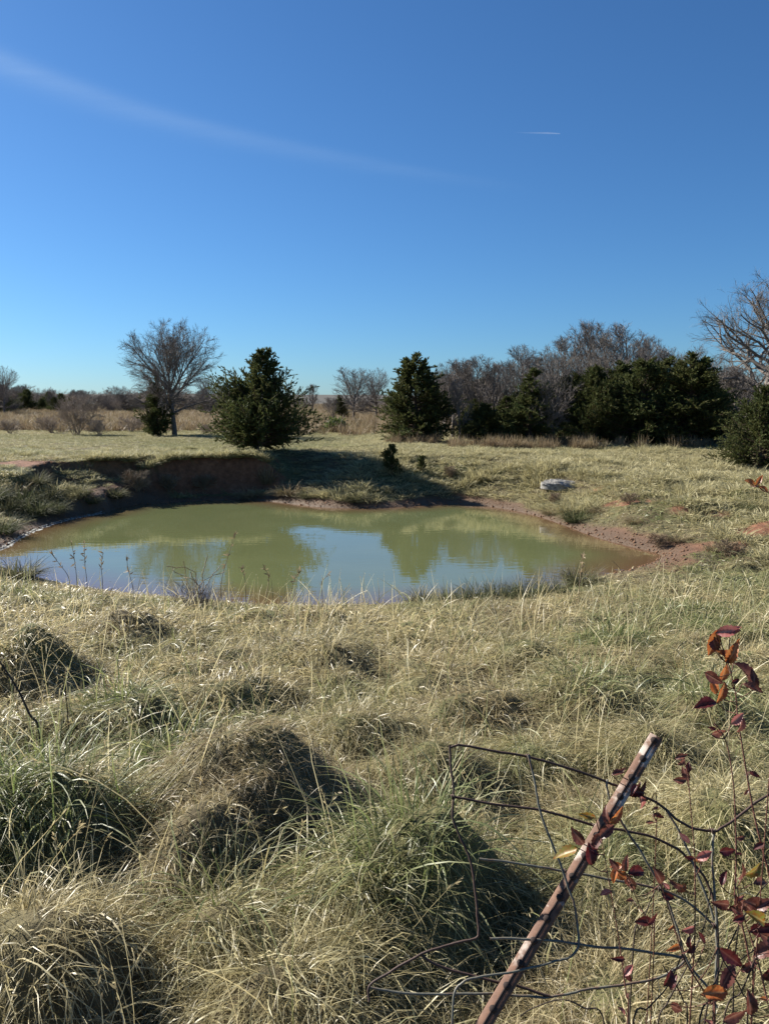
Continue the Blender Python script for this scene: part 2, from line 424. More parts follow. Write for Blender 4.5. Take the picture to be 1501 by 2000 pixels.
def build_water():
    # grid clipped a little beyond the shore so the ground cuts the water line
    x0, y0 = POND.min(0) - .5; x1, y1 = POND.max(0) + .5
    xs = np.arange(x0, x1, .15); ys = np.arange(y0, y1, .15)
    X, Y = np.meshgrid(xs, ys); sd = pond_sd(X, Y)
    keep = sd < .25
    ny, nx = X.shape
    i = np.arange(ny - 1)[:, None]; j = np.arange(nx - 1)[None]
    q = np.stack([i * nx + j, i * nx + j + 1, (i + 1) * nx + j + 1, (i + 1) * nx + j], -1).reshape(-1, 4)
    q = q[keep.ravel()[q].any(1)]
    used = np.unique(q); mp = np.full(nx * ny, -1); mp[used] = np.arange(len(used))
    V = np.stack([X, Y, np.full(X.shape, ZW)], -1).reshape(-1, 3)[used]
    m, n, N, L = newmat('pond_water')
    geo = N('ShaderNodeNewGeometry')
    a = N('ShaderNodeAttribute'); a.attribute_name = 'depth'
    nn = noise(N, L, .5, 3, geo.outputs['Position'])
    deep = ramp(N, L, nn, [(.3, (.112, .128, .056)), (.7, (.128, .144, .064))])
    c = mixc(N, L, ramp(N, L, a.outputs['Fac'], [(0, (1, 1, 1)), (.25, (.75, .75, .75)), (1, (0, 0, 0))]), deep, (.125, .072, .040))
    p = N('ShaderNodeBsdfPrincipled'); L(c, p.inputs['Base Color']); p.inputs['Roughness'].default_value = .02; p.inputs['IOR'].default_value = 2.0
    mp_ = N('ShaderNodeMapping'); mp_.inputs['Scale'].default_value = (1.0, 3.2, 1); L(geo.outputs['Position'], mp_.inputs[0])
    w1 = noise(N, L, 1.6, 2, mp_.outputs[0], .5)
    b = N('ShaderNodeBump'); b.inputs['Strength'].default_value = .06; b.inputs['Distance'].default_value = .03
    L(w1, b.inputs['Height']); L(b.outputs[0], p.inputs['Normal'])
    o = N('ShaderNodeOutputMaterial'); L(p.outputs[0], o.inputs[0])
    dep = np.clip(-sd.ravel()[used] / (1.6 + 2.6 * sstep(3, 9, X.ravel()[used])), 0, 1)
    me = mesh_np('pond_water', V, mp[q], m, {'depth': dep}, True)
    tag(link('pond_water', me), 'still murky green pond water mirroring sky and trees', None, None, 'structure')
build_water()

# ------------------------------------------------------------------ blades of grass
def lay_blades(x, y, L, K, comb, up, w, gravity=.55, wild=.25, clear=.012, hfun=hz):
    """Blades rooted at x,y that rise, lean along comb (angle) and fall under gravity, lying over the ground."""
    N = len(x); P = np.zeros((N, K, 3)); z0 = hfun(x, y)
    P[:, 0] = np.stack([x, y, z0 - .01], -1)
    d = np.stack([np.cos(comb) * np.cos(up), np.sin(comb) * np.cos(up), np.sin(up)], -1)
    d = norm(d + rng.normal(0, wild * .5, (N, 3)))
    st = (L / (K - 1))[:, None]
    lift = clear * (.5 + 2.0 * rng.random(N) ** 2)
    cur = rng.normal(0, wild, (N, 1)) 
    for k in range(1, K):
        q = P[:, k - 1] + d * st
        g = hfun(q[:, 0], q[:, 1]) + lift * (1 + .35 * k)
        q[:, 2] = np.maximum(q[:, 2], g)
        P[:, k] = q
        d = norm(q - P[:, k - 1])
        d[:, 2] -= gravity * 2.2 / (K - 1) * (.5 + rng.random(N))
        t = np.concatenate([-d[:, 1:2], d[:, :1], np.zeros((N, 1))], 1)
        d = norm(d + t * cur * 1.5 / (K - 1) + rng.normal(0, wild * .18, (N, 3)))
    hd = P[:, -1] - P[:, 0]
    side = norm(np.stack([-hd[:, 1], hd[:, 0], rng.normal(0, .25, N) * np.linalg.norm(hd[:, :2], axis=1)], -1) + 1e-6)
    tw = rng.normal(0, .5, N)
    nrm = norm(np.cross(side, norm(hd)))
    side = norm(side * np.cos(tw)[:, None] + nrm * np.sin(tw)[:, None])
    prof = np.interp(np.linspace(0, 1, K), [0, .35, .75, 1], [.8, 1, .7, .12])
    W = w[:, None] * prof[None]
    return P, W, side
def blade_attr(N, K, shade, green, brown):
    t = np.linspace(0, 1, K)
    A = np.zeros((N, K, 2, 4))
    A[..., 0] = t[None, :, None]
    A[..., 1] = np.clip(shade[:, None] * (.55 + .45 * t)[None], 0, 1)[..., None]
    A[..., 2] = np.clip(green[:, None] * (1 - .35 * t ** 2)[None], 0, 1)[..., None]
    A[..., 3] = np.clip(brown, 0, 1)[:, None, None]
    return A.reshape(-1, 4)

def mound_index(x, y):
    best = np.full(len(x), -1); bd = np.full(len(x), 1.35)
    for k, (mx, my, mh, mr) in enumerate(MND):
        d = np.hypot(x - mx, y - my) / mr
        s = d < bd; best[s] = k; bd[s] = d[s]
    return best, bd
def scatter_near(y0, y1, dens, tmax=.62):
    ymid = np.linspace(y0, y1, 60); 
    area = np.trapz(2 * tmax * ymid, ymid); n = int(area * dens)
    yy = np.interp(rng.random(n), np.cumsum(ymid) / ymid.sum(), ymid) + rng.normal(0, .01, n)
    xx = (rng.random(n) * 2 - 1) * tmax * yy
    return xx, yy
grass_acc = Acc(); tuss_acc = [Acc() for _ in TUSS]
bands = [(1.15, 2.6, 7200, 5, .0014, (.09, .34)), (2.6, 5.0, 6000, 5, .0017, (.09, .34)), (5.0, 8.6, 2500, 4, .0028, (.10, .34)), (8.6, 13.5, 1050, 4, .0042, (.14, .40)), (13.5, 25, 320, 4, .0065, (.14, .36))]
for y0, y1, dens, K, w0, (l0, l1) in bands:
    x, y = scatter_near(y0, y1, dens)
    sd = bil(_sdc, x, y); cl = bil(_CLAY, x, y)
    nn = fbm(x, y, .9, 2)
    dp = np.zeros(len(x))
    for mx, my, mh, mr in MND: dp = np.maximum(dp, np.exp(-((x - mx - .81 * mr) ** 2 + (y - my + .5 * mr) ** 2) / (.5 * mr) ** 2))  # grass thinned in the shade hollows, so dark soil shows
    keep = (sd > .08) & (rng.random(len(x)) > .55 * dp) & (rng.random(len(x)) > cl * 1.1) & (rng.random(len(x)) < .80 + .35 * nn + .75 * fbm(x + 3, y - 8, 2.3, 2))
    x, y, sd, nn = x[keep], y[keep], sd[keep], nn[keep]
    mi, md = mound_index(x, y)
    gx, gy = bil(_gxx, x, y), bil(_gyy, x, y)
    a_noise = fbm(x, y, .55, 2) * 3.2 - .9
    vx = -gx * 2.2 + .50 * np.cos(a_noise); vy = -gy * 2.2 + .50 * np.sin(a_noise)
    comb = np.arctan2(vy, vx) + rng.normal(0, .75, len(x))
    up = np.clip(np.where(rng.random(len(x)) < .13, rng.normal(1.0, .3, len(x)), rng.normal(.34, .34, len(x))), .02, 1.5)
    L = l0 + (l1 - l0) * rng.random(len(x)) ** 1.4
    green = np.clip(.20 + 1.0 * fbm(x + 30, y, .45, 3) + .25 * sstep(0, 5, x) * sstep(6, 10, y) + rng.normal(0, .2, len(x)), 0, 1)
    brown = np.clip(.05 + .7 * fbm(x - 11, y + 5, .7, 3), 0, .6) * (green < .4)
    for k, t in enumerate(TUSS):
        s = mi == k
        green[s] = np.clip(t[4] * (.4 + 1.2 * rng.random(s.sum())) + (.25 if t[4] > .3 else 0) * (md[s] < .45), 0, 1)
        brown[s] = np.clip(t[5] * (.6 + .8 * rng.random(s.sum())), 0, .85)
        if k in (0, 17): L[s] *= .62; up[s] = np.clip(up[s] - .25, .05, 1.2)
        if k in (1, 2, 3): L[s] *= 1.15
    L = L * np.clip(.40 + .33 * sd, 0, 1)
    shade = np.clip(rng.beta(1.25, 1.15, len(x)) + .12 * nn, 0, 1)
    w = w0 * .85 * np.exp(np.clip(rng.normal(0, .48, len(x)), -1.1, 1.2)) * np.where(brown > .35, .75, 1)
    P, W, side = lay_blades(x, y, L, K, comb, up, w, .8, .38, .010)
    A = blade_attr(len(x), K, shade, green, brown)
    # one mesh per hummock, the rest is the meadow
    for k in range(-1, len(TUSS)):
        s = mi == k
        if not s.any(): continue
        V, q = ribbons(P[s], W[s], side[s])
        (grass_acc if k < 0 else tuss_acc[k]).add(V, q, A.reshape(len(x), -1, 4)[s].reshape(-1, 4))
# thinner cover beside and under the view, for anyone stepping sideways
n = 11000; y = .3 + 8.5 * rng.random(n) ** .8; x = rng.choice([-1, 1], n) * (.62 * y + 1.5 * rng.random(n)); k = y < 1.25; x[k] = rng.uniform(-2.2, 2.2, k.sum())
P, W, side = lay_blades(x, y, .12 + .24 * rng.random(n), 4, rng.uniform(-3.14, 3.14, n), np.clip(rng.normal(.45, .35, n), .02, 1.4), .0036 * (.6 + .8 * rng.random(n)), .8, .38, .01)
V, q = ribbons(P, W, side); grass_acc.add(V, q, blade_attr(n, 4, rng.beta(1.25, 1.15, n), np.clip(.2 + fbm(x + 30, y, .45, 3) + rng.normal(0, .2, n), 0, 1), np.zeros(n)))
# broad fresh blades springing from the greener tussocks
for k, nb_ in ((1, 150), (2, 60), (3, 170), (7, 60), (12, 60), (14, 70), (18, 90), (20, 40)):
    mx, my, mh, mr = MND[k]; a = rng.uniform(0, 6.28, nb_); q_ = mr * .7 * np.sqrt(rng.random(nb_))
    x, y = mx + q_ * np.cos(a), my + q_ * np.sin(a)
    P, W, side = lay_blades(x, y, .22 + .32 * rng.random(nb_), 7, a + rng.normal(0, .6, nb_), np.clip(rng.normal(1.0, .3, nb_), .3, 1.5), (.0016 + .0004 * my) * (.6 + .7 * rng.random(nb_)), .75, .22, .012)
    V, q = ribbons(P, W, side); tuss_acc[k].add(V, q, blade_attr(nb_, 7, .45 + .55 * rng.random(nb_), np.clip(.9 + .1 * rng.normal(0, 1, nb_), 0, 1), np.zeros(nb_)))
# sparse long stems standing above the sward
x, y = scatter_near(1.3, 12.6, 17)
keep = bil(_sdc, x, y) > .3; x, y = x[keep], y[keep]
n = len(x); P, W, side = lay_blades(x, y, .35 + .4 * rng.random(n), 6, rng.uniform(-math.pi, math.pi, n), np.clip(rng.normal(1.2, .2, n), .6, 1.5), (.0011 + .00025 * y) * (.7 + .6 * rng.random(n)), .35, .25)
sk = np.repeat(np.arange(n), 7); tp = rng.random(len(sk)) * .9; pp = P[sk, 4] + (P[sk, 5] - P[sk, 4]) * tp[:, None]; dd = norm(norm(P[sk, 5] - P[sk, 4]) + rng.normal(0, .5, (len(sk), 3)))
ln = (.013 + .012 * rng.random(len(sk))) * np.interp(P[sk, 0, 1], [4, 12], [1, .7]); Vs, qs = ribbons(np.stack([pp, pp + dd * ln[:, None] * .5, pp + dd * ln[:, None]], 1), ln[:, None] * np.array([.05, .13, .03]), norm(np.cross(dd, rng.normal(0, 1, (len(sk), 3)))))
grass_acc.add(Vs, qs, blade_attr(len(sk), 3, .3 + .5 * rng.random(len(sk)), np.zeros(len(sk)), .5 * rng.random(len(sk))))
V, q = ribbons(P, W, side); grass_acc.add(V, q, blade_attr(n, 6, np.clip(rng.random(n) * .5 + .5, 0, 1), (rng.random(n) < .3) * .8, np.zeros(n)))
tag(link('meadow_grass', grass_acc.mesh('meadow_grass', M_grass)), 'long matted dead and green grass covering the near bank', None, None, 'stuff')
for k, t in enumerate(TUSS):
    if tuss_acc[k].n:
        c = MND[k]; base = np.array([c[0], c[1], float(terrain(np.array([c[0]]), np.array([c[1]]))[0])])
        tuss_acc[k].V = [v - base for v in tuss_acc[k].V]
        tag(link('grass_tussock', tuss_acc[k].mesh('grass_tussock', M_grass), None, base), t[6], 'tussock', 'grass tussocks on the near bank')

# ------------------------------------------------------------------ tuft library for scattered pasture
def tuft_mesh(name, mat, n, r, l0, l1, w, lean, up0, green, K=4, grav=.5, brown=0.0):
    rr = r * np.sqrt(rng.random(n)); a = rng.uniform(0, 2 * math.pi, n)
    x, y = rr * np.cos(a), rr * np.sin(a)
    P, W, side = lay_blades(x, y, l0 + (l1 - l0) * rng.random(n), K, a + rng.normal(0, .5, n) + 0 * lean, np.clip(rng.normal(up0, .25, n), .1, 1.55),
                            w * (.6 + .8 * rng.random(n)), grav, .2, .01, lambda x, y: np.zeros_like(x))
    P[:, :, 0] += lean * (P[:, :, 2])
    V, q = ribbons(P, W, side)
    A = blade_attr(n, K, rng.beta(2.2, 2, n), np.clip(green + rng.normal(0, .2, n), 0, 1), np.full(n, brown))
    return mesh_np(name, V, q, mat, {'bl': A})
def scatter_object(name, label, pts, rot, scl, idx, variants):
    """Points carrying turned and scaled copies of the variants (geometry nodes)."""
    lib = bpy.data.collections.new(name + '_tufts')
    for k, me in enumerate(variants):
        o = bpy.data.objects.new('%s_tuft_%02d' % (name, k), me); lib.objects.link(o)
    me = bpy.data.meshes.new(name); me.vertices.add(len(pts)); me.vertices.foreach_set('co', np.asarray(pts, np.float32).ravel())
    a = me.attributes.new('rot', 'FLOAT_VECTOR', 'POINT'); a.data.foreach_set('vector', np.asarray(rot, np.float32).ravel())
    a = me.attributes.new('scl', 'FLOAT_VECTOR', 'POINT'); a.data.foreach_set('vector', np.asarray(scl, np.float32).ravel())
    a = me.attributes.new('idx', 'INT', 'POINT'); a.data.foreach_set('value', np.asarray(idx, np.int32))
    ob = link(name, me); tag(ob, label, None, None, 'stuff')
    g = bpy.data.node_groups.new(name + '_scatter', 'GeometryNodeTree')
    g.interface.new_socket('Geometry', in_out='INPUT', socket_type='NodeSocketGeometry'); g.interface.new_socket('Geometry', in_out='OUTPUT', socket_type='NodeSocketGeometry')
    N = g.nodes.new; L = g.links.new
    gi, go = N('NodeGroupInput'), N('NodeGroupOutput'); iop = N('GeometryNodeInstanceOnPoints'); ci = N('GeometryNodeCollectionInfo')
    ci.inputs['Collection'].default_value = lib; ci.inputs['Separate Children'].default_value = True; ci.inputs['Reset Children'].default_value = True
    def attr(nm, ty):
        q = N('GeometryNodeInputNamedAttribute'); q.data_type = ty; q.inputs[0].default_value = nm; return q.outputs[0]
    L(gi.outputs[0], iop.inputs['Points']); L(ci.outputs[0], iop.inputs['Instance']); iop.inputs['Pick Instance'].default_value = True
    L(attr('idx', 'INT'), iop.inputs['Instance Index']); L(attr('rot', 'FLOAT_VECTOR'), iop.inputs['Rotation']); L(attr('scl', 'FLOAT_VECTOR'), iop.inputs['Scale'])
    L(iop.outputs[0], go.inputs[0])
    md = ob.modifiers.new('scatter', 'NODES'); md.node_group = g
    return ob
def wedge(y0, y1, n, t=.62):
    y = np.sqrt(y0 * y0 + (y1 * y1 - y0 * y0) * rng.random(n)); x = (rng.random(n) * 2 - 1) * t * y
    return x, y
# grazed pasture beyond the pond
vs = [tuft_mesh('short_tuft', M_field, 44, .22, .10, .26, .006, .1, .8, g) for g in (.05, .15, .35, .6)] + \
     [tuft_mesh('lumpy_tuft', M_field, 80, .20, .18, .42, .006, .15, .9, g) for g in (.1, .3, .6)]
x, y = wedge(15, 62, 42000)
sd = pond_sd(x, y); z = terrain(x, y, sd); e = .15
sl = np.hypot(terrain(x + e, y) - z, terrain(x, y + e) - z) / e
cl = clay_mask(x, y, sd, z, sl)
keep = (sd > .35) & (rng.random(len(x)) > cl * 1.05) & ((y > 23) | (np.abs(x) > 8)) & (y < 60 + 3 * fbm(x, y, .1, 2))
x, y, z = x[keep], y[keep], z[keep]; n = len(x)
gr = np.clip(.34 + .9 * fbm(x, y, .12, 2) + .45 * sstep(0, -8, x) * sstep(28, 31, y) - .35 * sstep(4, 12, x), 0, 1)
lump = fbm(x + 9, y, .5, 2) > .28
idx = np.where(lump & (y < 36), 4 + np.minimum((gr * 3).astype(int), 2), np.minimum((gr * 4 + rng.normal(0, .4, n)).clip(0, 3.9).astype(int), 3))
short = .55 + .25 * (x > -2) + .25 * sstep(34, 28, y)
sc = (.6 + .8 * rng.random(n)) * short
def lip():
    a = rng.uniform(-14, -3.4, 6000); b = rng.uniform(28, 33.5, 6000); z = terrain(a, b); e = .22
    h1 = terrain(a, b - e); k = (z - h1 > .30) & (z > -.75); a, b, z = a[k][:420], b[k][:420], z[k][:420]
    return a, b + .06, terrain(a, b + .06)
lx_, ly_, lz_ = lip(); m_ = len(lx_)
x = np.concatenate([x, lx_]); y = np.concatenate([y, ly_]); z = np.concatenate([z, lz_]); n = len(x)
idx = np.concatenate([idx, rng.integers(4, 7, m_)]); sc = np.concatenate([sc, .7 + .5 * rng.random(m_)])
scatter_object('pasture_grass', 'short pale green pasture grass on the field beyond the pond', np.stack([x, y, z - .01], -1),
               np.stack([np.zeros(n), np.zeros(n), rng.uniform(0, 6.28, n)], -1), np.stack([sc * 1.1, sc * 1.1, sc], -1), idx, vs)
# tall tan broom sedge in the back field
vs = [tuft_mesh('sedge_tuft', M_sedge, 60, .30, .5, 1.1, .012, .15, 1.25, 0, 4, .2, b) for b in (0, .2, .45)]
x, y = wedge(50, 240, 20000)
edge = 52 + 3.5 * fbm(x, y, .1, 2) + 5 * sstep(-2, -14, x) - 9 * np.exp(-((x + 2.5) / 3.5) ** 2)
keep = (y > edge) & (rng.random(len(x)) < np.clip(1.5 - y / 200, .4, 1)) & (x < .10 * y + 3)
x, y = x[keep], y[keep]; n = len(x); z = terrain(x, y)
sc = .65 + .55 * rng.random(n)
scatter_object('tall_grass', 'tall tan broom sedge standing in the back field', np.stack([x, y, z - .02], -1),
               np.stack([np.zeros(n), np.zeros(n), rng.uniform(0, 6.28, n)], -1), np.stack([sc * 1.3, sc * 1.3, sc * .9], -1), rng.integers(0, 3, n), vs)

# ------------------------------------------------------------------ trees
def sub_branches(P, R, n, tr, ang, lr, lendec, K, wob, upw, rr, r=rng, lmin=.0):
    """n children on every parent path."""
    N, Kp, _ = P.shape
    t = tr[0] + (tr[1] - tr[0]) * (np.arange(n)[None] + r.random((N, n))) / n
    f = t * (Kp - 1); i = np.minimum(f.astype(int), Kp - 2); fr = (f - i)[..., None]
    ii = np.arange(N)[:, None]
    p = P[ii, i] * (1 - fr) + P[ii, i + 1] * fr
    d = norm(P[ii, i + 1] - P[ii, i])
    rad = R[ii, i] * (1 - fr[..., 0]) + R[ii, i + 1] * fr[..., 0]
    plen = np.linalg.norm(np.diff(P, axis=1), axis=2).sum(1)[:, None]
    v = r.normal(0, 1, (N, n, 3)); v = norm(v - (v * d).sum(-1, keepdims=True) * d)
    a = np.radians(r.normal(ang[0], ang[1], (N, n)))[..., None]
    d = d * np.cos(a) + v * np.sin(a)
    L = np.maximum(plen * lr * (1 - lendec * t) * (.7 + .6 * r.random((N, n))), lmin)
    p = p.reshape(-1, 3); d = d.reshape(-1, 3); L = L.ravel(); rad = rad.ravel() * rr
    return path(p, d, L, K, wob, upw, r), rad[:, None] * np.linspace(1, .25, K)[None], t.ravel()
def path(p, d, L, K, wob, upw, r=rng):
    M = len(p); Q = np.zeros((M, K, 3)); Q[:, 0] = p; d = norm(d)
    for k in range(1, K):
        Q[:, k] = Q[:, k - 1] + d * (L / (K - 1))[:, None]
        d = norm(d + r.normal(0, wob, (M, 3)) + np.array([0, 0, upw]))
    return Q
def reach(p, d, c, rad):
    """Distance along d from p to the crown's outline (an ellipsoid)."""
    q = (p - c) / rad; e = d / rad
    A = (e * e).sum(-1); B = (q * e).sum(-1); Cc = (q * q).sum(-1) - 1
    return np.where(Cc < 0, (-B + np.sqrt(np.maximum(B * B - A * Cc, 0))) / A, 0)
def grow(P, R, n, tr, ang, lr, K, wob, upw, rr, r, c, rad, mode, lmin):
    """n children on every path; mode 'edge' runs out to the crown outline, else a share of the parent cut at the outline."""
    N, Kp, _ = P.shape
    t = tr[0] + (tr[1] - tr[0]) * (np.arange(n)[None] + r.random((N, n))) / n
    f = t * (Kp - 1); i = np.minimum(f.astype(int), Kp - 2); fr = (f - i)[..., None]; ii = np.arange(N)[:, None]
    p = P[ii, i] * (1 - fr) + P[ii, i + 1] * fr; d = norm(P[ii, i + 1] - P[ii, i])
    ra = (R[ii, i] * (1 - fr[..., 0]) + R[ii, i + 1] * fr[..., 0]).ravel() * rr
    v = r.normal(0, 1, (N, n, 3)); v = norm(v - (v * d).sum(-1, keepdims=True) * d)
    am = ang[0] if not isinstance(ang[0], tuple) else ang[0][0] + (ang[0][1] - ang[0][0]) * (t - tr[0]) / (tr[1] - tr[0])
    a = np.radians(am + r.normal(0, ang[1], (N, n)))[..., None]
    d = norm(d * np.cos(a) + v * np.sin(a)).reshape(-1, 3); p = p.reshape(-1, 3)
    e = reach(p, norm(d + [0, 0, upw * 1.5]), c, rad)
    if mode == 'edge': L = e * (.72 + .30 * r.random(len(p)))
    else:
        pl = np.linalg.norm(np.diff(P, axis=1), axis=2).sum(1)
        L = (pl[:, None] * lr * (1 - .45 * t)).ravel() * (.65 + .7 * r.random(len(p)))
        L = np.minimum(L, e * 1.03)
    L = np.maximum(L, lmin)
    return path(p, d, L, K, wob, upw, r), ra[:, None] * np.linspace(1, .3, K)[None]
def bare_tree(name, seed, H, form, mat_t=None, mat_c=None, dens=1.0, trunk_r=None, tw=1.0, nlead=24, aim=(80, 14), bow=.03):
    """Trunk and limbs (trunk mesh), boughs and twigs (crown mesh), standing at the origin."""
    r = np.random.default_rng(seed); mat_t = mat_t or M_bark; mat_c = mat_c or M_twig
    tr = trunk_r or H * .022; up = np.array([[.03, 0, 1.]])
    if form == 'dome':
        c, rad = np.array([0, 0, H * .55]), np.array([H * .455, H * .455, H * .45])
        P0 = path(np.zeros((1, 3)), up, np.array([H * .50]), 9, .04, .05, r); R0 = tr * np.linspace(1.1, .45, 9)[None]
        P1, R1 = grow(P0, R0, nlead, (.30, 1), (aim, 9), 1, 9, .045, bow, .58, r, c, rad, 'edge', .3)
        P2, R2 = grow(P1, R1, 13, (.18, .98), (34, 10), .5, 6, .06, .005, .55, r, c, rad, 'part', .2)
    elif form == 'oak':
        c, rad = np.array([0, 0, H * .55]), np.array([H * .56, H * .56, H * .46])
        P0 = path(np.zeros((1, 3)), np.array([[-.05, 0, 1.]]), np.array([H * .62]), 9, .06, .05, r); R0 = tr * np.linspace(1.2, .4, 9)[None]
        P1, R1 = grow(P0, R0, 26, (.24, 1), ((90, 26), 12), 1, 13, .15, .035, .6, r, c, rad, 'edge', .3)
        P2, R2 = grow(P1, R1, 10, (.2, 1), (44, 14), .5, 9, .17, .02, .58, r, c, rad, 'part', .2)
    elif form == 'slim':
        c, rad = np.array([0, 0, H * .56]), np.array([H * .25, H * .25, H * .45])
        P0 = path(np.zeros((1, 3)), np.array([[.02, 0, 1.]]), np.array([H * .9]), 12, .04, .06, r); R0 = tr * np.linspace(1, .12, 12)[None]
        P1, R1 = grow(P0, R0, 21, (.2, .96), (34, 8), 1, 8, .06, .07, .5, r, c, rad, 'edge', .3)
        P2, R2 = grow(P1, R1, 9, (.15, 1), (28, 9), .5, 5, .07, .04, .6, r, c, rad, 'part', .15)
    else:
        c, rad = np.array([0, 0, H * .46]), np.array([H * .62, H * .62, H * .54])
        a = r.uniform(0, 6.28, 10); q = .15 + .75 * r.random(10); d0 = norm(np.stack([np.cos(a) * q, np.sin(a) * q, np.ones(10)], -1)); b0 = r.normal(0, .05 * H, (10, 3)) * [1, 1, 0]
        P0 = path(b0, d0, reach(b0 + [0, 0, .01], d0, c, rad) * (.7 + .3 * r.random(10)), 7, .10, .03, r); R0 = (tr * .5) * np.ones((10, 1)) * np.linspace(1, .2, 7)[None]
        P1, R1 = grow(P0, R0, 12, (.12, 1), (40, 12), .6, 6, .11, .02, .55, r, c, rad, 'part', .1 * H)
        P2, R2 = grow(P1, R1, 7, (.2, 1), (36, 12), .5, 4, .12, .02, .6, r, c, rad, 'part', .06 * H)
    P3, R3 = grow(P2, R2, int(7 * dens), (.15, 1), (32, 12), .5, 4, .09, .01, .6, r, c, rad * 1.02, 'part', H * .035)
    P4, R4 = grow(P3, R3, int(6 * dens), (.1, 1), (32, 14), .6, 3, .10, .01, .7, r, c, rad * 1.05, 'part', H * .03)
    T = Acc()
    V, q = tubes(P0, R0, 9); T.add(V, q); V, q = tubes(P1, np.maximum(R1, .008), 6); T.add(V, q)
    C = Acc()
    V, q = tubes(P2, np.maximum(R2, .008 * tw), 4); C.add(V, q)
    V, q = ribbons(P3, np.maximum(R3, .0062 * tw), norm(r.normal(0, 1, (len(P3), 3)))); C.add(V, q)
    sd_ = norm(r.normal(0, 1, (len(P4), 3))); V, q = ribbons(P4, np.maximum(R4, .005 * tw) * [1, .8, .45], sd_); C.add(V, q)
    return T.mesh(name + '_trunk', mat_t, True), C.mesh(name + '_twigs', mat_c)
def cedar(name, seed, H, R, low=.06, nb=300, lean=0, prof=.75, green=.55, size=1.0, clumps=38, widest=.22, spread=.26):
    r = np.random.default_rng(seed)
    P0 = path(np.zeros((1, 3)), np.array([[lean, 0, 1.]]), np.array([H * .95]), 12, .02, .05, r); R0 = H * .020 * np.linspace(1.1, .10, 12)[None]
    T = Acc(); V, q = tubes(P0, R0, 8); T.add(V, q)
    # limbs come in clumps that reach out by different amounts, so the outline is ragged with gaps
    tc = low + (1 - low) * ((np.arange(clumps) + r.random(clumps)) / clumps) ** 1.15 * .97
    ac = (np.arange(clumps) * 2.39996 + r.normal(0, .5, clumps)); lc = np.clip(r.normal(1, spread, clumps), .5, 1.45); gc = r.random(clumps)
    wc = np.where(tc < widest, 1, ((1 - tc) / (1 - widest)).clip(0) ** prof) * lc + .10; ci = r.choice(clumps, nb, p=wc / wc.sum())
    t = np.clip(tc[ci] + r.normal(0, .03, nb), low, .985); a = ac[ci] + r.normal(0, .42, nb)
    shape = np.where(t < widest, .78 + .22 * (t - low) / (widest - low + 1e-6), ((1 - t) / (1 - widest)).clip(0) ** prof)
    ln = R * shape * lc[ci] * (.55 + .5 * r.random(nb)) + .05 * H
    f = t * 11 * .985; i = np.minimum(f.astype(int), 10); p = P0[0, i] * (1 - (f - i))[:, None] + P0[0, i + 1] * (f - i)[:, None]
    el = np.radians(np.interp(t, [0, .3, .8, 1], [0, 20, 38, 62]) + r.normal(0, 9, nb))
    d = np.stack([np.cos(a) * np.cos(el), np.sin(a) * np.cos(el), np.sin(el)], -1)
    P1 = path(p, d, ln, 6, .06, .06, r)
    R1 = (.011 * H * (1 - .75 * t) * .5)[:, None] * np.linspace(1, .15, 6)[None]
    V, q = tubes(P1, R1, 4); T.add(V, q)
    nn2 = 15
    P2, R2, t2 = sub_branches(P1, R1, nn2, (.22, 1), (44, 14), .24, .45, 4, .12, .09, .6, r, .035 * H)
    C = Acc()
    V, q = ribbons(P2, np.maximum(R2 * .5, .003), norm(r.normal(0, 1, (len(P2), 3)))); C.add(V, q, np.tile([0, .2, .2, .4], (len(V), 1)))
    M = 10; N2 = len(P2)
    ss = (r.random((N2, M)) * .95 + .05) * 3; k = np.minimum(ss.astype(int), 2); fr = (ss - k)[..., None]; ii = np.arange(N2)[:, None]
    pp = (P2[ii, k] * (1 - fr) + P2[ii, k + 1] * fr).reshape(-1, 3); dd = norm(P2[ii, k + 1] - P2[ii, k]).reshape(-1, 3)
    n = len(pp); dd = norm(dd * 1.2 + r.normal(0, .42, (n, 3)) + [0, 0, .22])
    L = H * .0195 * size * (.6 + .9 * r.random(n)); S_ = norm(np.cross(dd, r.normal(0, 1, (n, 3))))
    Pb = np.stack([pp, pp + dd * L[:, None]], 1); Wb = (L * .22)[:, None] * np.array([1, .3])[None]
    V, q = ribbons(Pb, Wb, S_)
    cl = np.repeat(np.repeat(gc[ci], nn2), M)
    A = np.zeros((n, 2, 2, 4)); A[..., 1] = np.clip(.2 + .5 * r.random(n) + .3 * cl, 0, 1)[:, None, None]; A[..., 2] = np.clip(green + .7 * (cl - .5) + r.normal(0, .2, n), 0, 1)[:, None, None]
    A[..., 3] = (np.clip(r.normal(-.15, .2, n), 0, .5))[:, None, None]
    C.add(V, q, A.reshape(-1, 4))
    return T.mesh(name + '_trunk', M_cbark, True), C.mesh(name + '_foliage', M_cedar)

def place_tree(name, meshes, foot, H0, H, label, cat, group, rot=0.0, wide=1.0, crown='crown'):
    s = H / H0
    t = thing(name, foot, label, cat, group, rot, (s * wide, s * wide, s))
    link('trunk', meshes[0], t); link(crown, meshes[1], t)
    return t
def foot(u, y):
    """Foot of something at forward distance y, seen at photo column u."""
    x = (u - CX) / FPX * (y * math.cos(PITCH) + 0.0); return np.array([x, y, float(terrain(np.array([x]), np.array([y]))[0])])
def top_height(p, v):
    """Height over p at which the sight line through photo row v passes."""
    d = ray(CX, v); return EYE[2] + d[2] / d[1] * p[1] - p[2]

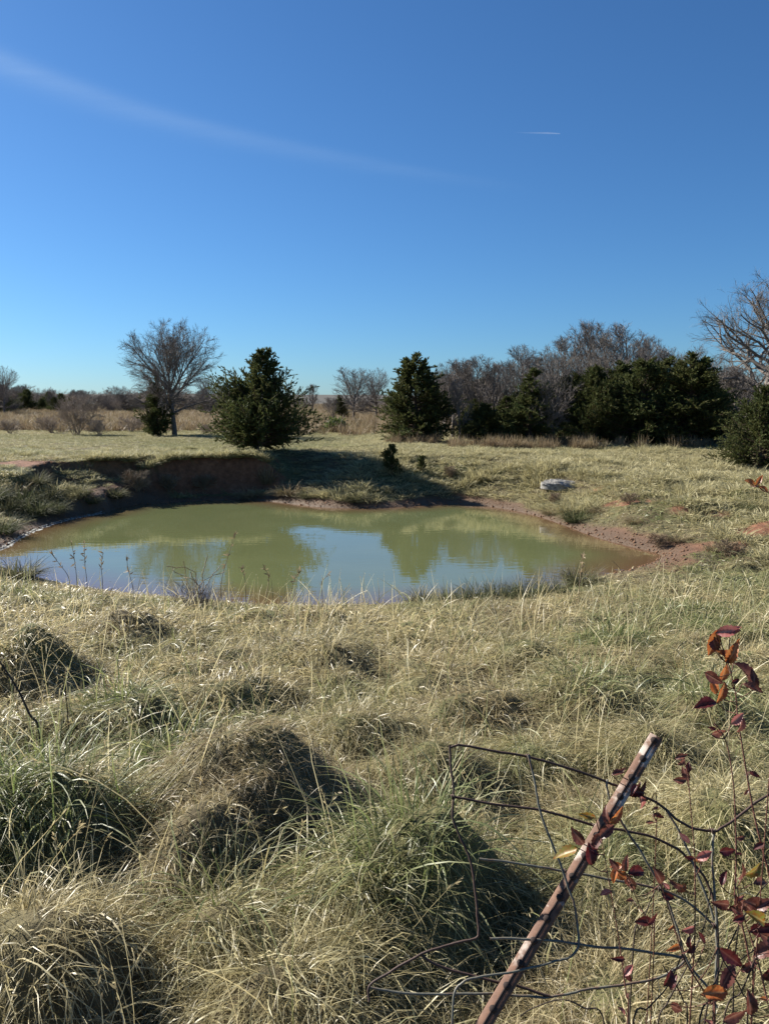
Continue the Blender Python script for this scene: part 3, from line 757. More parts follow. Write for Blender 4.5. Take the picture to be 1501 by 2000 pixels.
cedA = cedar('cedar_a', 33, 4.6, 2.2, .06, 430, .03, .85, .42, clumps=34, spread=.3)
cedB = cedar('cedar_b', 21, 5.0, 1.8, .04, 320, -.02, .8, .38, clumps=46, spread=.22)
cedC = cedar('cedar_c', 66, 5.0, 1.25, .04, 210, .02, .85, .55, clumps=34)
cedD = cedar('cedar_d', 11, 5.0, 2.2, .03, 320, 0, .7, .42, clumps=40, spread=.22)
seed_c = cedar('seedling', 23, 1.2, .42, .02, 80, 0, .32, .5, 2.2, 20)

p = foot(500, 32.0); place_tree('cedar_tree', cedA, p, 4.55, top_height(p, 684), 'broad dark cedar standing alone on the pond bank, shadow stretching right', 'tree', None, .4, 1.1)
p = foot(812, 42.0); place_tree('cedar_tree', cedB, p, 4.9, top_height(p, 690), 'dense olive green cedar standing by itself left of the bare thicket', 'tree', None, 1.2, 1.28)
p = foot(306, 49.5); place_tree('cedar_tree', cedC, p, 4.9, top_height(p, 730), 'dark cedar growing under the round bare tree', 'tree', None, 2.0, .95)
CG = 'cedars in the right hand wood'
for (u, y, v, ms, h0, rot, wd, lab) in [
    (1035, 39.5, 722, cedC, 4.9, .3, 1.15, 'slim dark cedar with pointed top in the middle of the wood'),
    (1165, 40.0, 716, cedD, 4.9, 1.0, .95, 'dark cedar right of the pale leaning trunks in the wood'),
    (1255, 39.0, 702, cedD, 4.9, 2.6, 1.0, 'wide black green cedar between two others in the wood'),
    (1345, 38.5, 690, cedB, 4.9, 4.1, 1.25, 'tallest wide cedar at right end of the wood, left of the big bare oak'),
    (945, 40.5, 788, cedD, 4.9, 5.0, 1.25, 'low spreading cedar at the left foot of the wood'),
    (1110, 40.5, 800, cedC, 4.9, 2.2, 1.4, 'low dark cedar under the bare trees in the wood'),
    (1062, 41.5, 748, cedD, 4.9, 3.9, .8, 'small cedar just right of the slim pointed cedar, behind pale trunks'),
    (1212, 41.5, 706, cedB, 4.9, 2.9, 1.1, 'cedar at the back of the dark mass, left of its middle'),
    (1302, 41.5, 698, cedB, 4.9, .6, 1.2, 'cedar at the back of the dark mass, just left of the tallest wide one'),
    (1120, 42.0, 728, cedB, 4.9, 1.9, 1.0, 'cedar at the left end of the dark mass in the wood'),
    (1385, 41.5, 738, cedD, 4.9, 5.4, .9, 'cedar at the right end of the dark mass, lower than the tallest wide one'),
    (985, 42.5, 775, cedC, 4.9, .1, 1.5, 'dim cedar between the low spreading one and the slim pointed one'),
    (1012, 44.0, 765, cedD, 4.9, 1.1, .8, 'dark cedar deep in the wood, left behind the slim pointed one'),
    (1092, 43.5, 742, cedB, 4.9, 4.4, 1.0, 'dark cedar deep in the wood behind the pale forked tree'),
    (1142, 43.0, 736, cedD, 4.9, 2.3, .8, 'dark cedar deep in the wood under the highest bare top'),
    (925, 45.0, 780, cedB, 4.9, 5.1, 1.1, 'dim cedar deep in the wood behind the low spreading one'),
    (1490, 30.0, 752, cedD, 4.9, 3.3, .85, 'olive cedar cut by the right edge of the picture'),
    (1400, 40.0, 770, cedC, 4.9, 1.4, 1.3, 'low cedar under the big bare oak at right'),
]:
    p = foot(u, y); place_tree('cedar_tree', ms, p, h0, top_height(p, v), lab, 'tree', CG, rot, wd * 1.22)
p = foot(664, 90.0); place_tree('cedar_tree', cedD, p, 4.9, top_height(p, 772), 'small round dark cedar far off in the tan field', 'tree', None, .7, .8)
p = ground_hit(765, 927); place_tree('cedar_seedling', seed_c, p, 1.18, 1.05, 'knee high dark cedar seedling on the bank in the big cedar shadow', 'seedling', None, .7)
p = ground_hit(823, 920); place_tree('cedar_seedling', seed_c, p, 1.18, .55, 'smallest cedar seedling, right of the knee high one', 'seedling', None, 2.7)

p = foot(339, 50.0); place_tree('bare_tree', bare_tree('dome_tree', 37, 8.2, 'dome', dens=1.45, tw=1.2, nlead=28, aim=(72, 10), bow=-.01), p, 8.0, top_height(p, 626), 'round crowned leafless tree standing alone left of the big cedar', 'tree', None, 3.6, 1.0)
p = foot(1492, 44.0); place_tree('bare_tree', bare_tree('oak_tree', 37, 10.5, 'oak', mat_t=M_redtwig, mat_c=M_redtwig, dens=1.2, trunk_r=.3), p, 10.2, top_height(p, 540), 'big crooked leafless oak at the right edge, tallest tree in view', 'tree', None, 2.0, 1.0)
slim = [bare_tree('slim_tree', 41, 6.0, 'slim', dens=.9), bare_tree('slim_tree', 43, 6.0, 'slim', mat_c=M_redtwig, dens=.9), bare_tree('slim_tree', 47, 6.0, 'slim', dens=.9)]
domes = [bare_tree('small_dome', 53, 5.0, 'dome', mat_c=M_redtwig, dens=.9), bare_tree('small_dome', 59, 5.0, 'dome', dens=.9)]
bush = [bare_tree('bush', 61, 2.0, 'bush', M_pale, M_pale, dens=.5, tw=.55), bare_tree('bush', 67, 2.0, 'bush', M_pale, M_pale, dens=.45, tw=.5)]
WG = 'leafless trees in the right hand wood'
for k, (u, y, v, ms, h0, wd, lab) in enumerate([
    (1143, 55, 634, slim[0], 5.8, 1.15, 'leafless tree with the highest broom shaped top above the middle of the wood'),
    (1212, 57, 644, slim[2], 5.8, 1.35, 'leafless tree with rounded pale top, second highest in the wood'),
    (1265, 52, 668, slim[1], 5.8, .8, 'thin leafless tree above the wood, right of the two highest tops'),
    (1020, 50, 684, slim[1], 5.8, 1.15, 'leafless tree rising behind the slim pointed cedar'),
    (898, 40.5, 745, slim[2], 5.8, .9, 'slender leafless tree at the left edge of the wood, next to the lone olive cedar'),
    (885, 47, 705, slim[0], 5.8, 1.2, 'pale leafless tree just behind the slender one at the wood left edge'),
    (935, 46, 703, slim[1], 5.8, 1.2, 'leafless tree over the low spreading cedar'),
    (965, 44, 712, slim[0], 5.8, 1.0, 'leafless tree left of the slim pointed cedar'),
    (1085, 42, 690, domes[0], 4.8, 1.0, 'brownish round topped leafless tree in front of the tall tops'),
    (1160, 43, 690, domes[0], 4.8, .9, 'reddish leafless tree filling the middle of the wood'),
    (1068, 39.5, 735, domes[1], 4.8, .85, 'pale forked leafless tree at the front of the wood'),
    (1215, 45, 700, domes[1], 4.8, .9, 'leafless tree behind the dark cedars, under the second highest top'),
    (1300, 50, 690, slim[2], 5.8, 1.3, 'leafless tree behind the tallest wide cedar'),
    (1395, 48, 700, domes[1], 4.8, 1.0, 'leafless tree between the tallest wide cedar and the big oak'),
    (1440, 42, 720, slim[0], 5.8, 1.3, 'pale leafless thicket tree under the big oak limbs'),
    (912, 50, 712, slim[2], 5.8, 1.4, 'grey leafless tree second behind the lone olive cedar, over the slender one'),
    (1000, 47, 705, domes[0], 4.8, .8, 'grey leafless tree filling the gap left of the slim pointed cedar'),
    (1050, 48, 700, slim[0], 5.8, 1.5, 'grey leafless tree right behind the slim pointed cedar tip'),
    (1180, 52, 662, slim[1], 5.8, 1.3, 'leafless tree between the two highest tops of the wood'),
    (1240, 50, 672, domes[1], 4.8, .8, 'leafless tree under the right side of the second highest top'),
    (1340, 52, 680, domes[0], 4.8, .8, 'leafless tree showing over the tallest wide cedar'),
    (870, 50, 725, domes[1], 4.8, .8, 'leafless tree touching the right side of the lone olive cedar'),
    (1100, 60, 668, slim[1], 5.8, 1.4, 'leafless tree at the back of the wood, left of the highest top'),
]):
    p = foot(u, y); place_tree('bare_tree', ms, p, h0, top_height(p, v), lab, 'tree', WG, k * 1.7, wd)
FG = 'far leafless trees at the edge of the back field'
for k, (u, y, v, ms, h0, wd, lab) in enumerate([
    (690, 85, 718, domes[0], 4.8, 1.0, 'grey brown leafless tree in the gap left of the lone olive cedar'),
    (735, 88, 724, domes[1], 4.8, .9, 'leafless tree touching the left side of the lone olive cedar'),
    (650, 70, 780, slim[2], 5.8, 1.0, 'pale leafless sapling standing in the tan grass right of the big cedar'),
    (610, 120, 752, slim[0], 5.8, 1.3, 'tiny leafless tree on the skyline just right of the big cedar'),
    (8, 110, 720, domes[1], 4.8, .9, 'leafless tree on the skyline at the left edge'),
    (410, 95, 735, domes[1], 4.8, .8, 'leafless tree half hidden between round tree and big cedar'),
]):
    p = foot(u, y); place_tree('bare_tree', ms, p, h0, top_height(p, v), lab, 'tree', FG, k * 2.1 + .4, wd)
BG = 'leafless bushes along the back field'
for k, (u, y, v, ms, wd, lab) in enumerate([
    (150, 52, 775, bush[0], 1.1, 'grey leafless bush standing in the tan grass at left'),
    (100, 56, 812, bush[1], 1.5, 'low brown bush left of the grey leafless bush'),
    (15, 54, 818, bush[1], 1.4, 'low dark bush at the left edge of the tan field'),
    (190, 50, 822, bush[0], 1.2, 'low tangled bush right of the grey leafless bush'),
    (255, 57, 812, bush[1], 1.5, 'low brown bush left of the round bare tree trunk'),
    (400, 52, 830, bush[0], 1.4, 'low scrub between round bare tree and big cedar'),
]):
    p = foot(u, y); place_tree('bare_bush', ms, p, 1.9, top_height(p, v), lab, 'bush', BG, k * 1.3, wd, 'twigs')
# distant wood across the left and centre: one mass
def distant():
    n = 260; vs_ = []
    u = np.concatenate([rng.uniform(-120, 470, 170), rng.uniform(560, 780, 50), rng.uniform(820, 1650, 90)]); n = len(u)
    y = np.where(u < 500, rng.uniform(120, 190, n), np.where(u < 800, rng.uniform(130, 200, n), rng.uniform(60, 95, n)))
    x = (u - CX) / FPX * y * .99; z = terrain(x, y)
    hgt = np.where(u < 500, 2.3 + 2.3 * rng.random(n) + 1.8 * sstep(120, -60, u), np.where(u < 800, 1.2 + 1.6 * rng.random(n), 3.4 + 2.2 * rng.random(n)))
    kind = np.where(rng.random(n) < .35, 3, rng.integers(0, 3, n))
    H0 = np.array([5.8, 4.8, 1.9, 4.9])[kind]
    def joined(ms, nm):
        ob = []
        return ms
    # variants: twig meshes and cedar foliage
    lib = [slim[1][1], domes[0][1], bush[1][1], cedD[1]]
    s = hgt / H0 * np.where(kind == 3, .8, 1)
    scatter_object('distant_woods', 'low brown and dark green woods across the far side of the fields', np.stack([x, y, z - .1], -1),
                   np.stack([np.zeros(n), np.zeros(n), rng.uniform(0, 6.28, n)], -1), np.stack([s * 1.25, s * 1.25, s], -1), kind, lib)
distant()
# scrub and bleached weeds at the foot of the wood
vs = [tuft_mesh('scrub_tuft', M_sedge, 50, .25, .35, .9, .010, .1, 1.3, 0, 4, .15, b) for b in (0, .3, .6)]
n = 420; u = rng.uniform(760, 1560, n); y = 36.2 + 3.0 * rng.random(n) ** 1.5 + np.where(u < 880, 3, 0)
keep = fbm(u * .02, y * .2, 1.0, 2) > -.15; u, y = u[keep], y[keep]; n = len(u)
x = (u - CX) / FPX * y * .99; z = terrain(x, y); sc = .4 + .5 * rng.random(n)
scatter_object('weeds', 'bleached dry weeds along the foot of the wood', np.stack([x, y, z - .02], -1), np.stack([np.zeros(n), np.zeros(n), rng.uniform(0, 6.28, n)], -1), np.stack([sc, sc, sc], -1), rng.integers(0, 3, n), vs)

# ------------------------------------------------------------------ rush clumps and bushes round the pond
rush = [tuft_mesh('rush_clump', M_rush, 560, .26, .30, .70, .0045, .08, .95, g, 5, .6) for g in (.75, .45)] + [tuft_mesh('rush_clump', M_sedge, 560, .30, .25, .60, .0045, .1, .85, .15, 5, .7, .1)]
RG = 'rush clumps round the pond'
for k, (u, v, s, m, lab) in enumerate([
    (5, 1040, 1.0, 0, 'dark green rushes where the left shore leaves the picture'),
    (45, 985, 1.1, 0, 'grey green rushes in the middle of the left bank'),
    (110, 1000, .8, 0, 'short dark rushes at the edge of the left shore mud'),
    (-15, 980, 1.2, 0, 'rushes half cut by the left edge, below the red clay'),
    (70, 950, .9, 1, 'rush clump on top of the left bank beside the red clay patch'),
    (180, 985, .6, 0, 'small green rush clump beside the mud at the upper left corner of the pond'),
    (880, 1174, .65, 0, 'low dark green rushes at the near shore between left and middle of the three clumps'),
    (980, 1171, .7, 0, 'low dark green rushes at the near shore between middle and right of the three clumps'),
    (1080, 1160, .7, 0, 'dark rushes at the near shore just short of the right corner'),
    (485, 972, 1.0, 2, 'grey rush clump at far shore, left of the tan tuft under the bank'),
    (562, 966, 1.15, 2, 'straw topped rush clump at far shore below the big cedar'),
    (600, 972, .7, 1, 'small rush clump at far shore, right of the straw topped one'),
    (695, 979, .9, 1, 'rush clump at far shore in the cedar shadow'),
    (1075, 1003, .6, 2, 'rush clump at the bend of the right shore'),
    (1122, 1018, .9, 0, 'dark green rush clump casting a black shadow on the right shore mud'),
    (1240, 1020, .6, 2, 'brownish rush clump up the slope behind the dark green one'),
    (1170, 1000, .6, 2, 'tan rush clump on the slope above the bend of the right shore'),
    (1320, 1055, .6, 2, 'rush clump on the right bank beyond the pond end'),
    (1400, 1075, .55, 2, 'brown weedy clump on the right bank toward the picture edge'),
    (1457, 998, .6, 0, 'small dark green clump in front of the red clay at right'),
    (1025, 1168, .75, 0, 'dark rush clump at the near shore, rightmost of three'),
    (935, 1172, .8, 0, 'dark rush clump at the near shore, middle of three'),
    (830, 1176, .7, 1, 'dark rush clump at the near shore, leftmost of three'),
    (1130, 1140, .8, 1, 'rush clump at the near right corner of the pond'),
    (15, 1000, 1.0, 1, 'tall grey green rushes on the left bank at picture edge'),
    (70, 1005, 1.1, 0, 'dark rushes on the left bank near the foam line'),
    (95, 975, 1.0, 1, 'rushes on the left bank higher than the dark ones'),
    (30, 965, 1.1, 2, 'pale rushes below the red clay patch at left'),
    (155, 968, .9, 1, 'rush clump on the left bank below the grassy ledge'),
    (225, 972, .8, 1, 'rush clump at the upper left corner of the pond'),
    (40, 1128, .85, 1, 'rush clump at the near left corner of the pond'),
]):
    p = ground_hit(u, v)
    if p[2] < ZW: p[2] = ZW - .05
    o = link('rush_clump', rush[m], None, p - [0, 0, .03], (0, 0, k * 1.9), (s * 1.1, s * 1.1, s))
    tag(o, lab, 'rush clump', RG)
tanm = tuft_mesh('tan_tuft', M_sedge, 300, .25, .4, .8, .006, .1, 1.2, .2, 5, .3, .25)
p = ground_hit(522, 948); tag(link('dry_tuft', tanm, None, p, (0, 0, 0), (1, 1, 1.1)), 'upright tan dry tuft against the clay cut under the cedar', 'dry grass')
def leafy_bush(name, seed, n, rad, leaf, green):
    r = np.random.default_rng(seed); d = norm(r.normal(0, 1, (n, 3))); d[:, 2] = np.abs(d[:, 2])
    P = d * (rad * (.45 + .6 * r.random((n, 1)) + .15 * r.normal(0, 1, (n, 1)))); g = norm(d + r.normal(0, .8, (n, 3)))
    S_ = norm(np.cross(g, r.normal(0, 1, (n, 3)))); L = leaf * (.6 + .8 * r.random(n))
    V, q = ribbons(np.stack([P, P + g * L[:, None] * .5, P + g * L[:, None]], 1), L[:, None] * np.array([.12, .3, .05]), S_)
    A = blade_attr(n, 3, r.random(n), np.clip(green + r.normal(0, .3, n), 0, 1), np.clip(r.normal(0, .2, n), 0, .6))
    return mesh_np(name, V, q, M_leafy, {'bl': A})
p = foot(655, 55.0); tb = thing('green_bush', p, 'low green bush at the foot of the pale sapling in the tan grass', 'bush')
link('leaves', leafy_bush('bush_leaves', 5, 1500, .8, .16, .8), tb, (0, 0, .1))
P_, R_, _t = sub_branches(path(np.zeros((1, 3)), np.array([[0, 0, 1.]]), np.array([.5]), 4, .1, 0), np.full((1, 4), .02), 9, (.1, 1), (45, 10), 1.0, .2, 4, .1, .05, .6)
A_ = Acc(); V, q = tubes(P_, np.maximum(R_, .004), 4); A_.add(V, q); link('stem', A_.mesh('bush_stems', M_bark), tb)
# dark weedy scrub on the shaded bank
scrub = bare_tree('scrub', 71, .8, 'bush', mat_t=M_stalk, mat_c=M_stalk, dens=.4, trunk_r=.02, tw=.28)
SG = 'leafless scrub on the pond bank'
for k, (u, v, h, lab) in enumerate([
    (270, 960, .8, 'leafless scrub at the foot of the red cut bank, left end'), (330, 962, .7, 'leafless scrub at the foot of the red cut bank, middle'),
    (400, 958, .6, 'thin leafless scrub near the right end of the red cut bank'), (1080, 985, .4, 'brown leafless scrub above the bend of the right shore'),
    (1420, 1090, .42, 'grey leafless scrub on the right bank toward the picture edge'), (1285, 1070, .35, 'leafless scrub just past the right tip of the pond'),
    (880, 935, .5, 'leafless scrub on the slope right of the cedar shadow'), (1230, 985, .35, 'leafless scrub between clay streaks on the right slope')]):
    p = ground_hit(u, v); place_tree('bare_scrub', scrub, p, .78, h, lab, 'scrub', SG, k * 1.1, 1.3, 'twigs')

# grey rock in the pasture
def rock():
    import bmesh
    bm = bmesh.new(); bmesh.ops.create_icosphere(bm, subdivisions=5, radius=1)
    co = np.array([v.co[:] for v in bm.verts])
    n = fbm(co[:, 0] + .6 * co[:, 2] + 5, co[:, 1] - .7 * co[:, 2], 1.5, 4)
    n2 = fbm(co[:, 0] * 1.3 + co[:, 2] * .9 + 9, co[:, 1] * 1.3 - co[:, 2] * .8, 2.6, 4)
    rr = 1 + .28 * n + .16 * np.abs(n2)
    co = co * rr[:, None] * [.86, .5, .22]; co[:, 2] += .10 * co[:, 0] * 0 - .05
    w_ = np.hypot(co[:, 0], co[:, 1]); f_ = np.where(co[:, 2] < .02, 1.05 / np.maximum(np.hypot(co[:, 0] / .86, co[:, 1] / .5), .2), 1)
    co[:, :2] *= np.clip(f_, 1, 3)[:, None]; co[:, 2] = np.maximum(co[:, 2], -.2)
    for v, c in zip(bm.verts, co): v.co = c
    me = bpy.data.meshes.new('rock'); bm.to_mesh(me); bm.free()
    m = bark_material('grey_rock', (.10, .095, .088), (.33, .315, .29), 9, .95); me.materials.append(m)
    p = ground_hit(1105, 944)
    tag(link('boulder', me, None, p - [0, 0, .06], (0, .10, .2)), 'low pale grey weathered rock lying in the pasture beyond the right shore', 'rock')
rock()

# pale scum line along the left shore
def scum():
    n = 6000; t = rng.random(n) * len(POND); i = t.astype(int) % len(POND); f = (t - t.astype(int))[:, None]
    P = POND[i] * (1 - f) + POND[(i + 1) % len(POND)] * f
    P = P + rng.normal(0, .05, (n, 2)); k = (P[:, 0] < -8.4) & (P[:, 1] < 25) & (P[:, 1] > 17.5); P = P[k]; sd = pond_sd(P[:, 0], P[:, 1]); P = P[(sd < .05) & (sd > -.14)]; n = len(P)
    a = np.arange(6) / 6 * 2 * math.pi; s_ = .012 + .03 * rng.random(n) ** 2
    V = np.zeros((n, 7, 3)); V[:, :6, 0] = np.cos(a) * s_[:, None] * (.6 + .8 * rng.random((n, 6))); V[:, :6, 1] = np.sin(a) * s_[:, None] * (.6 + .8 * rng.random((n, 6))); V[:, :6, 2] = .002; V[:, 6, 2] = .008
    V[:, :, :2] += P[:, None]; g = np.maximum(terrain(P[:, 0], P[:, 1]), ZW); V[:, :, 2] += g[:, None] + rng.random(n)[:, None] * .004
    F = np.stack([np.arange(6), (np.arange(6) + 1) % 6, np.full(6, 6)], -1)[None] + (np.arange(n) * 7)[:, None, None]
    tag(link('foam', mesh_np('foam', V.reshape(-1, 3), F.reshape(-1, 3), bark_material('scum', (.30, .29, .25), (.55, .55, .51), 8, .7))), 'pale scum line along the left edge of the pond', None, None, 'stuff')
scum()
# clods and pebbles on the bare shore
def clods():
    n = 5200; t = rng.random(n) * len(POND); i = t.astype(int) % len(POND); f = (t - t.astype(int))[:, None]
    P = POND[i] * (1 - f) + POND[(i + 1) % len(POND)] * f
    P = P + rng.normal(0, .55, (n, 2)); sd = pond_sd(P[:, 0], P[:, 1]); cl = clay_mask(P[:, 0], P[:, 1], sd)
    k = (sd > -.03) & (sd < 1.6) & (cl > .4); P = P[k]; n = len(P)
    z = terrain(P[:, 0], P[:, 1]); s = .012 + .035 * rng.random(n) ** 2.5
    o = np.array([[1, 0, 0], [-1, 0, 0], [0, 1, 0], [0, -1, 0], [0, 0, 1], [0, 0, -.6]], float)
    V = o[None] * (s[:, None, None] * (.6 + .8 * rng.random((n, 6, 1)))) * [1.2, 1, .8]; V = V + np.stack([P[:, 0], P[:, 1], z], -1)[:, None]
    f = np.array([[0, 2, 4], [2, 1, 4], [1, 3, 4], [3, 0, 4], [2, 0, 5], [1, 2, 5], [3, 1, 5], [0, 3, 5]])
    F = (f[None] + (np.arange(n) * 6)[:, None, None]).reshape(-1, 3)
    m = bark_material('clay_clod', (.09, .045, .027), (.24, .14, .085), 9, .9)
    tag(link('gravel', mesh_np('gravel', V.reshape(-1, 3), F, m)), 'crumbs of red clay and pebbles along the muddy shore', None, None, 'stuff')
clods()

# ------------------------------------------------------------------ dry weeds and stalks
def spline(pts, n):
    p = np.asarray(pts, float); p = np.concatenate([[2 * p[0] - p[1]], p, [2 * p[-1] - p[-2]]]); o = []
    for i in range(1, len(p) - 2):
        a, b, c, d = p[i - 1:i + 3]
        for t in np.arange(n) / n:
            o.append(.5 * (2 * b + (c - a) * t + (2 * a - 5 * b + 4 * c - d) * t * t + (3 * b - a - 3 * c + d) * t ** 3))
    o.append(p[-2]); return np.array(o)
def stalk(name, uv, D, r0, r1, label, cat, group, mat, seeds=0, seed_len=.03):
    """A stem through sight lines at camera depth D, rooted where it meets the ground."""
    uv = np.asarray(uv, float); D = np.broadcast_to(np.asarray(D, float), (len(uv),))
    P = at_depth(uv[:, 0], uv[:, 1], D)
    b = P[0].copy(); b[2] = float(terrain(np.array([b[0]]), np.array([b[1]]))[0]) - .03
    if b[2] < P[0, 2] - .02: P = np.concatenate([[b], P])
    base = P[0].copy(); Q = spline(P - base, 6)[None]
    t = thing(name, base, label, cat, group)
    A = Acc(); V, q = tubes(Q, np.linspace(r0, r1, Q.shape[1])[None], 5); A.add(V, q); link('stem', A.mesh('stem', mat, True), t)
    if seeds:
        L = Q.shape[1]; k = rng.integers(int(L * .55), L, seeds); pp = Q[0, k]; d = norm(rng.normal(0, .7, (seeds, 3)) + [0, 0, .8])
        ln = seed_len * (.6 + .8 * rng.random(seeds)); S_ = norm(np.cross(d, rng.normal(0, 1, (seeds, 3))))
        V, q = ribbons(np.stack([pp, pp + d * ln[:, None] * .5, pp + d * ln[:, None]], 1), ln[:, None] * np.array([.06, .14, .03]), S_)
        link('seed_head', mesh_np('seed_head', V, q, M_sedge, {'bl': blade_attr(seeds, 3, rng.random(seeds), np.zeros(seeds), np.full(seeds, .3))}), t)['kind'] = 'stuff'
    return t
stalk('dead_stalk', [(78, 1432), (58, 1395), (38, 1352), (12, 1310), (-6, 1285)], 3.9, .007, .004, 'dark bare stalk leaning out past the left edge', 'stalk', None, M_dark)
stalk('dead_stalk', [(130, 1366), (116, 1340), (108, 1322)], 4.6, .004, .002, 'short dark stalk right of the long leaning one', 'stalk', None, M_dark)
WS = 'dry stalks standing against the pond'
for k, (uv, D, sd_) in enumerate([
    ([(170, 1135), (166, 1100), (165, 1062)], 12.2, 8), ([(150, 1130), (146, 1095), (140, 1060)], 12.0, 6), ([(135, 1130), (115, 1100), (98, 1078)], 12.1, 5),
    ([(200, 1130), (198, 1105), (202, 1080)], 12.4, 6), ([(432, 1140), (446, 1085), (463, 1035)], 11.6, 5), ([(570, 1170), (572, 1140), (585, 1115)], 12.0, 6),
    ([(1130, 1150), (1134, 1115), (1137, 1085)], 12.0, 10), ([(1235, 1180), (1215, 1120), (1195, 1095)], 11.5, 0), ([(630, 1175), (628, 1140), (640, 1122)], 12.0, 4),
    ([(480, 1165), (478, 1130), (470, 1108)], 12.1, 4), ([(260, 1150), (250, 1110), (248, 1085)], 12.3, 5), ([(520, 1170), (525, 1130), (517, 1110)], 12.2, 5)]):
    lab = ['dry stalk standing against the pond at left, tallest of a cluster', 'dry stalk left of the tallest at the left end of the pond', 'dry stalk leaning left over the left end of the pond',
           'short dry stalk right of the left cluster', 'long pale stalk leaning right across the green reflection', 'short stalk before the blue gap in the reflection',
           'branching dry stalk at the near right corner of the pond', 'pale broken stalk leaning left beyond the near right corner', 'short stalk at the middle of the near shore',
           'thin stalk just right of the reddish weed', 'thin stalk between the left cluster and the reddish weed', 'thin stalk before the middle of the green reflection'][k]
    stalk('dry_stalk', uv, D, .006, .003, lab, 'stalk', WS, M_stalk, sd_ * 3, .07)
# reddish weed clump at the near shore
wp = ground_hit(385, 1192)
wt = thing('dry_weed', wp, 'reddish brown weed clump with curling stems at the near shore', 'weed')
a = rng.uniform(0, 6.28, 150); n = 150
Pw = path(np.stack([.16 * rng.normal(0, 1, n), .12 * rng.normal(0, 1, n), np.zeros(n)], -1), np.stack([.55 * np.cos(a), .55 * np.sin(a), 1 + 0 * a], -1), .25 + .4 * rng.random(n), 6, .22, -.06)
A = Acc(); V, q = tubes(Pw, np.full((n, 6), .0045) * np.linspace(1, .5, 6), 3); A.add(V, q); link('stem', A.mesh('weed_stems', M_redtwig), wt)
a = rng.uniform(0, 6.28, 7); Pc = path(np.stack([.05 * rng.normal(0, 1, 7), .05 * rng.normal(0, 1, 7), np.full(7, .2)], -1), np.stack([.2 * np.cos(a), .2 * np.sin(a), np.ones(7)], -1), .6 + .5 * rng.random(7), 14, .3, .08)
A = Acc(); V, q = tubes(Pc, np.full((7, 14), .006), 4); A.add(V, q); link('curled_stem', A.mesh('curled_stems', M_stalk), wt)

# ------------------------------------------------------------------ bent fence: leaning post and wire
def cpx(pts): p = np.asarray(pts, float); return np.stack([700 + .5336 * p[:, 0], 1200 + .5336 * p[:, 1]], -1)
def dep(v): return np.interp(v, [1440, 2000], [1.90, 1.66])
def rust_material(name, c0, c1, c2, scale, rough=.7, pale=None):
    m, n, N, L = newmat(name); tc = N('ShaderNodeTexCoord')
    f = noise(N, L, scale, 6, tc.outputs['Object'], .7); g = noise(N, L, scale * .22, 4, tc.outputs['Object'], .7)
    c = ramp(N, L, f, [(.25, c0), (.7, c1)])
    if pale:      # sun bleached toward one end
        sx = N('ShaderNodeSeparateXYZ'); L(tc.outputs['Object'], sx.inputs[0]); mr = N('ShaderNodeMapRange'); L(sx.outputs[2], mr.inputs[0])
        mr.inputs[1].default_value = pale[0]; mr.inputs[2].default_value = pale[1]; mr.inputs[3].default_value = -.20; mr.inputs[4].default_value = .14
        ad = N('ShaderNodeMath'); L(mr.outputs[0], ad.inputs[0]); L(g, ad.inputs[1]); g = ad.outputs[0]
    c = mixc(N, L, ramp(N, L, g, [(.50, (0, 0, 0)), (.62, (1, 1, 1))]), c, c2)
    p = N('ShaderNodeBsdfPrincipled'); L(c, p.inputs['Base Color']); p.inputs['Roughness'].default_value = rough
    b = N('ShaderNodeBump'); b.inputs['Strength'].default_value = .4; b.inputs['Distance'].default_value = .002; L(f, b.inputs['Height']); L(b.outputs[0], p.inputs['Normal'])
    o = N('ShaderNodeOutputMaterial'); L(p.outputs[0], o.inputs[0]); return m
M_post = rust_material('rusty_post_paint', (.085, .034, .017), (.19, .088, .046), (.46, .385, .325), 60, .7, (.45, 1.3))
M_stud_shadow = rust_material('stud_rust_and_shadow', (.012, .007, .006), (.032, .016, .012), (.045, .025, .018), 90, .9)
M_wire_rust = rust_material('rusty_wire', (.028, .014, .010), (.075, .036, .024), (.05, .03, .02), 80)
M_wire_grey = rust_material('grey_wire', (.06, .06, .05), (.17, .16, .12), (.12, .075, .05), 80, .5)
top = at_depth(1281., 1438., dep(1440.)); bot = at_depth(945., 2000., dep(2000.))
axis = norm(top - bot); gz = float(terrain(bot[None, 0] + 0, bot[None, 1])[0])
foot_p = bot + axis * ((gz - .15 - bot[2]) / axis[2])
post = thing('fence_post', foot_p, 'rusty red steel fence post leaning right, pale near its top', 'post')
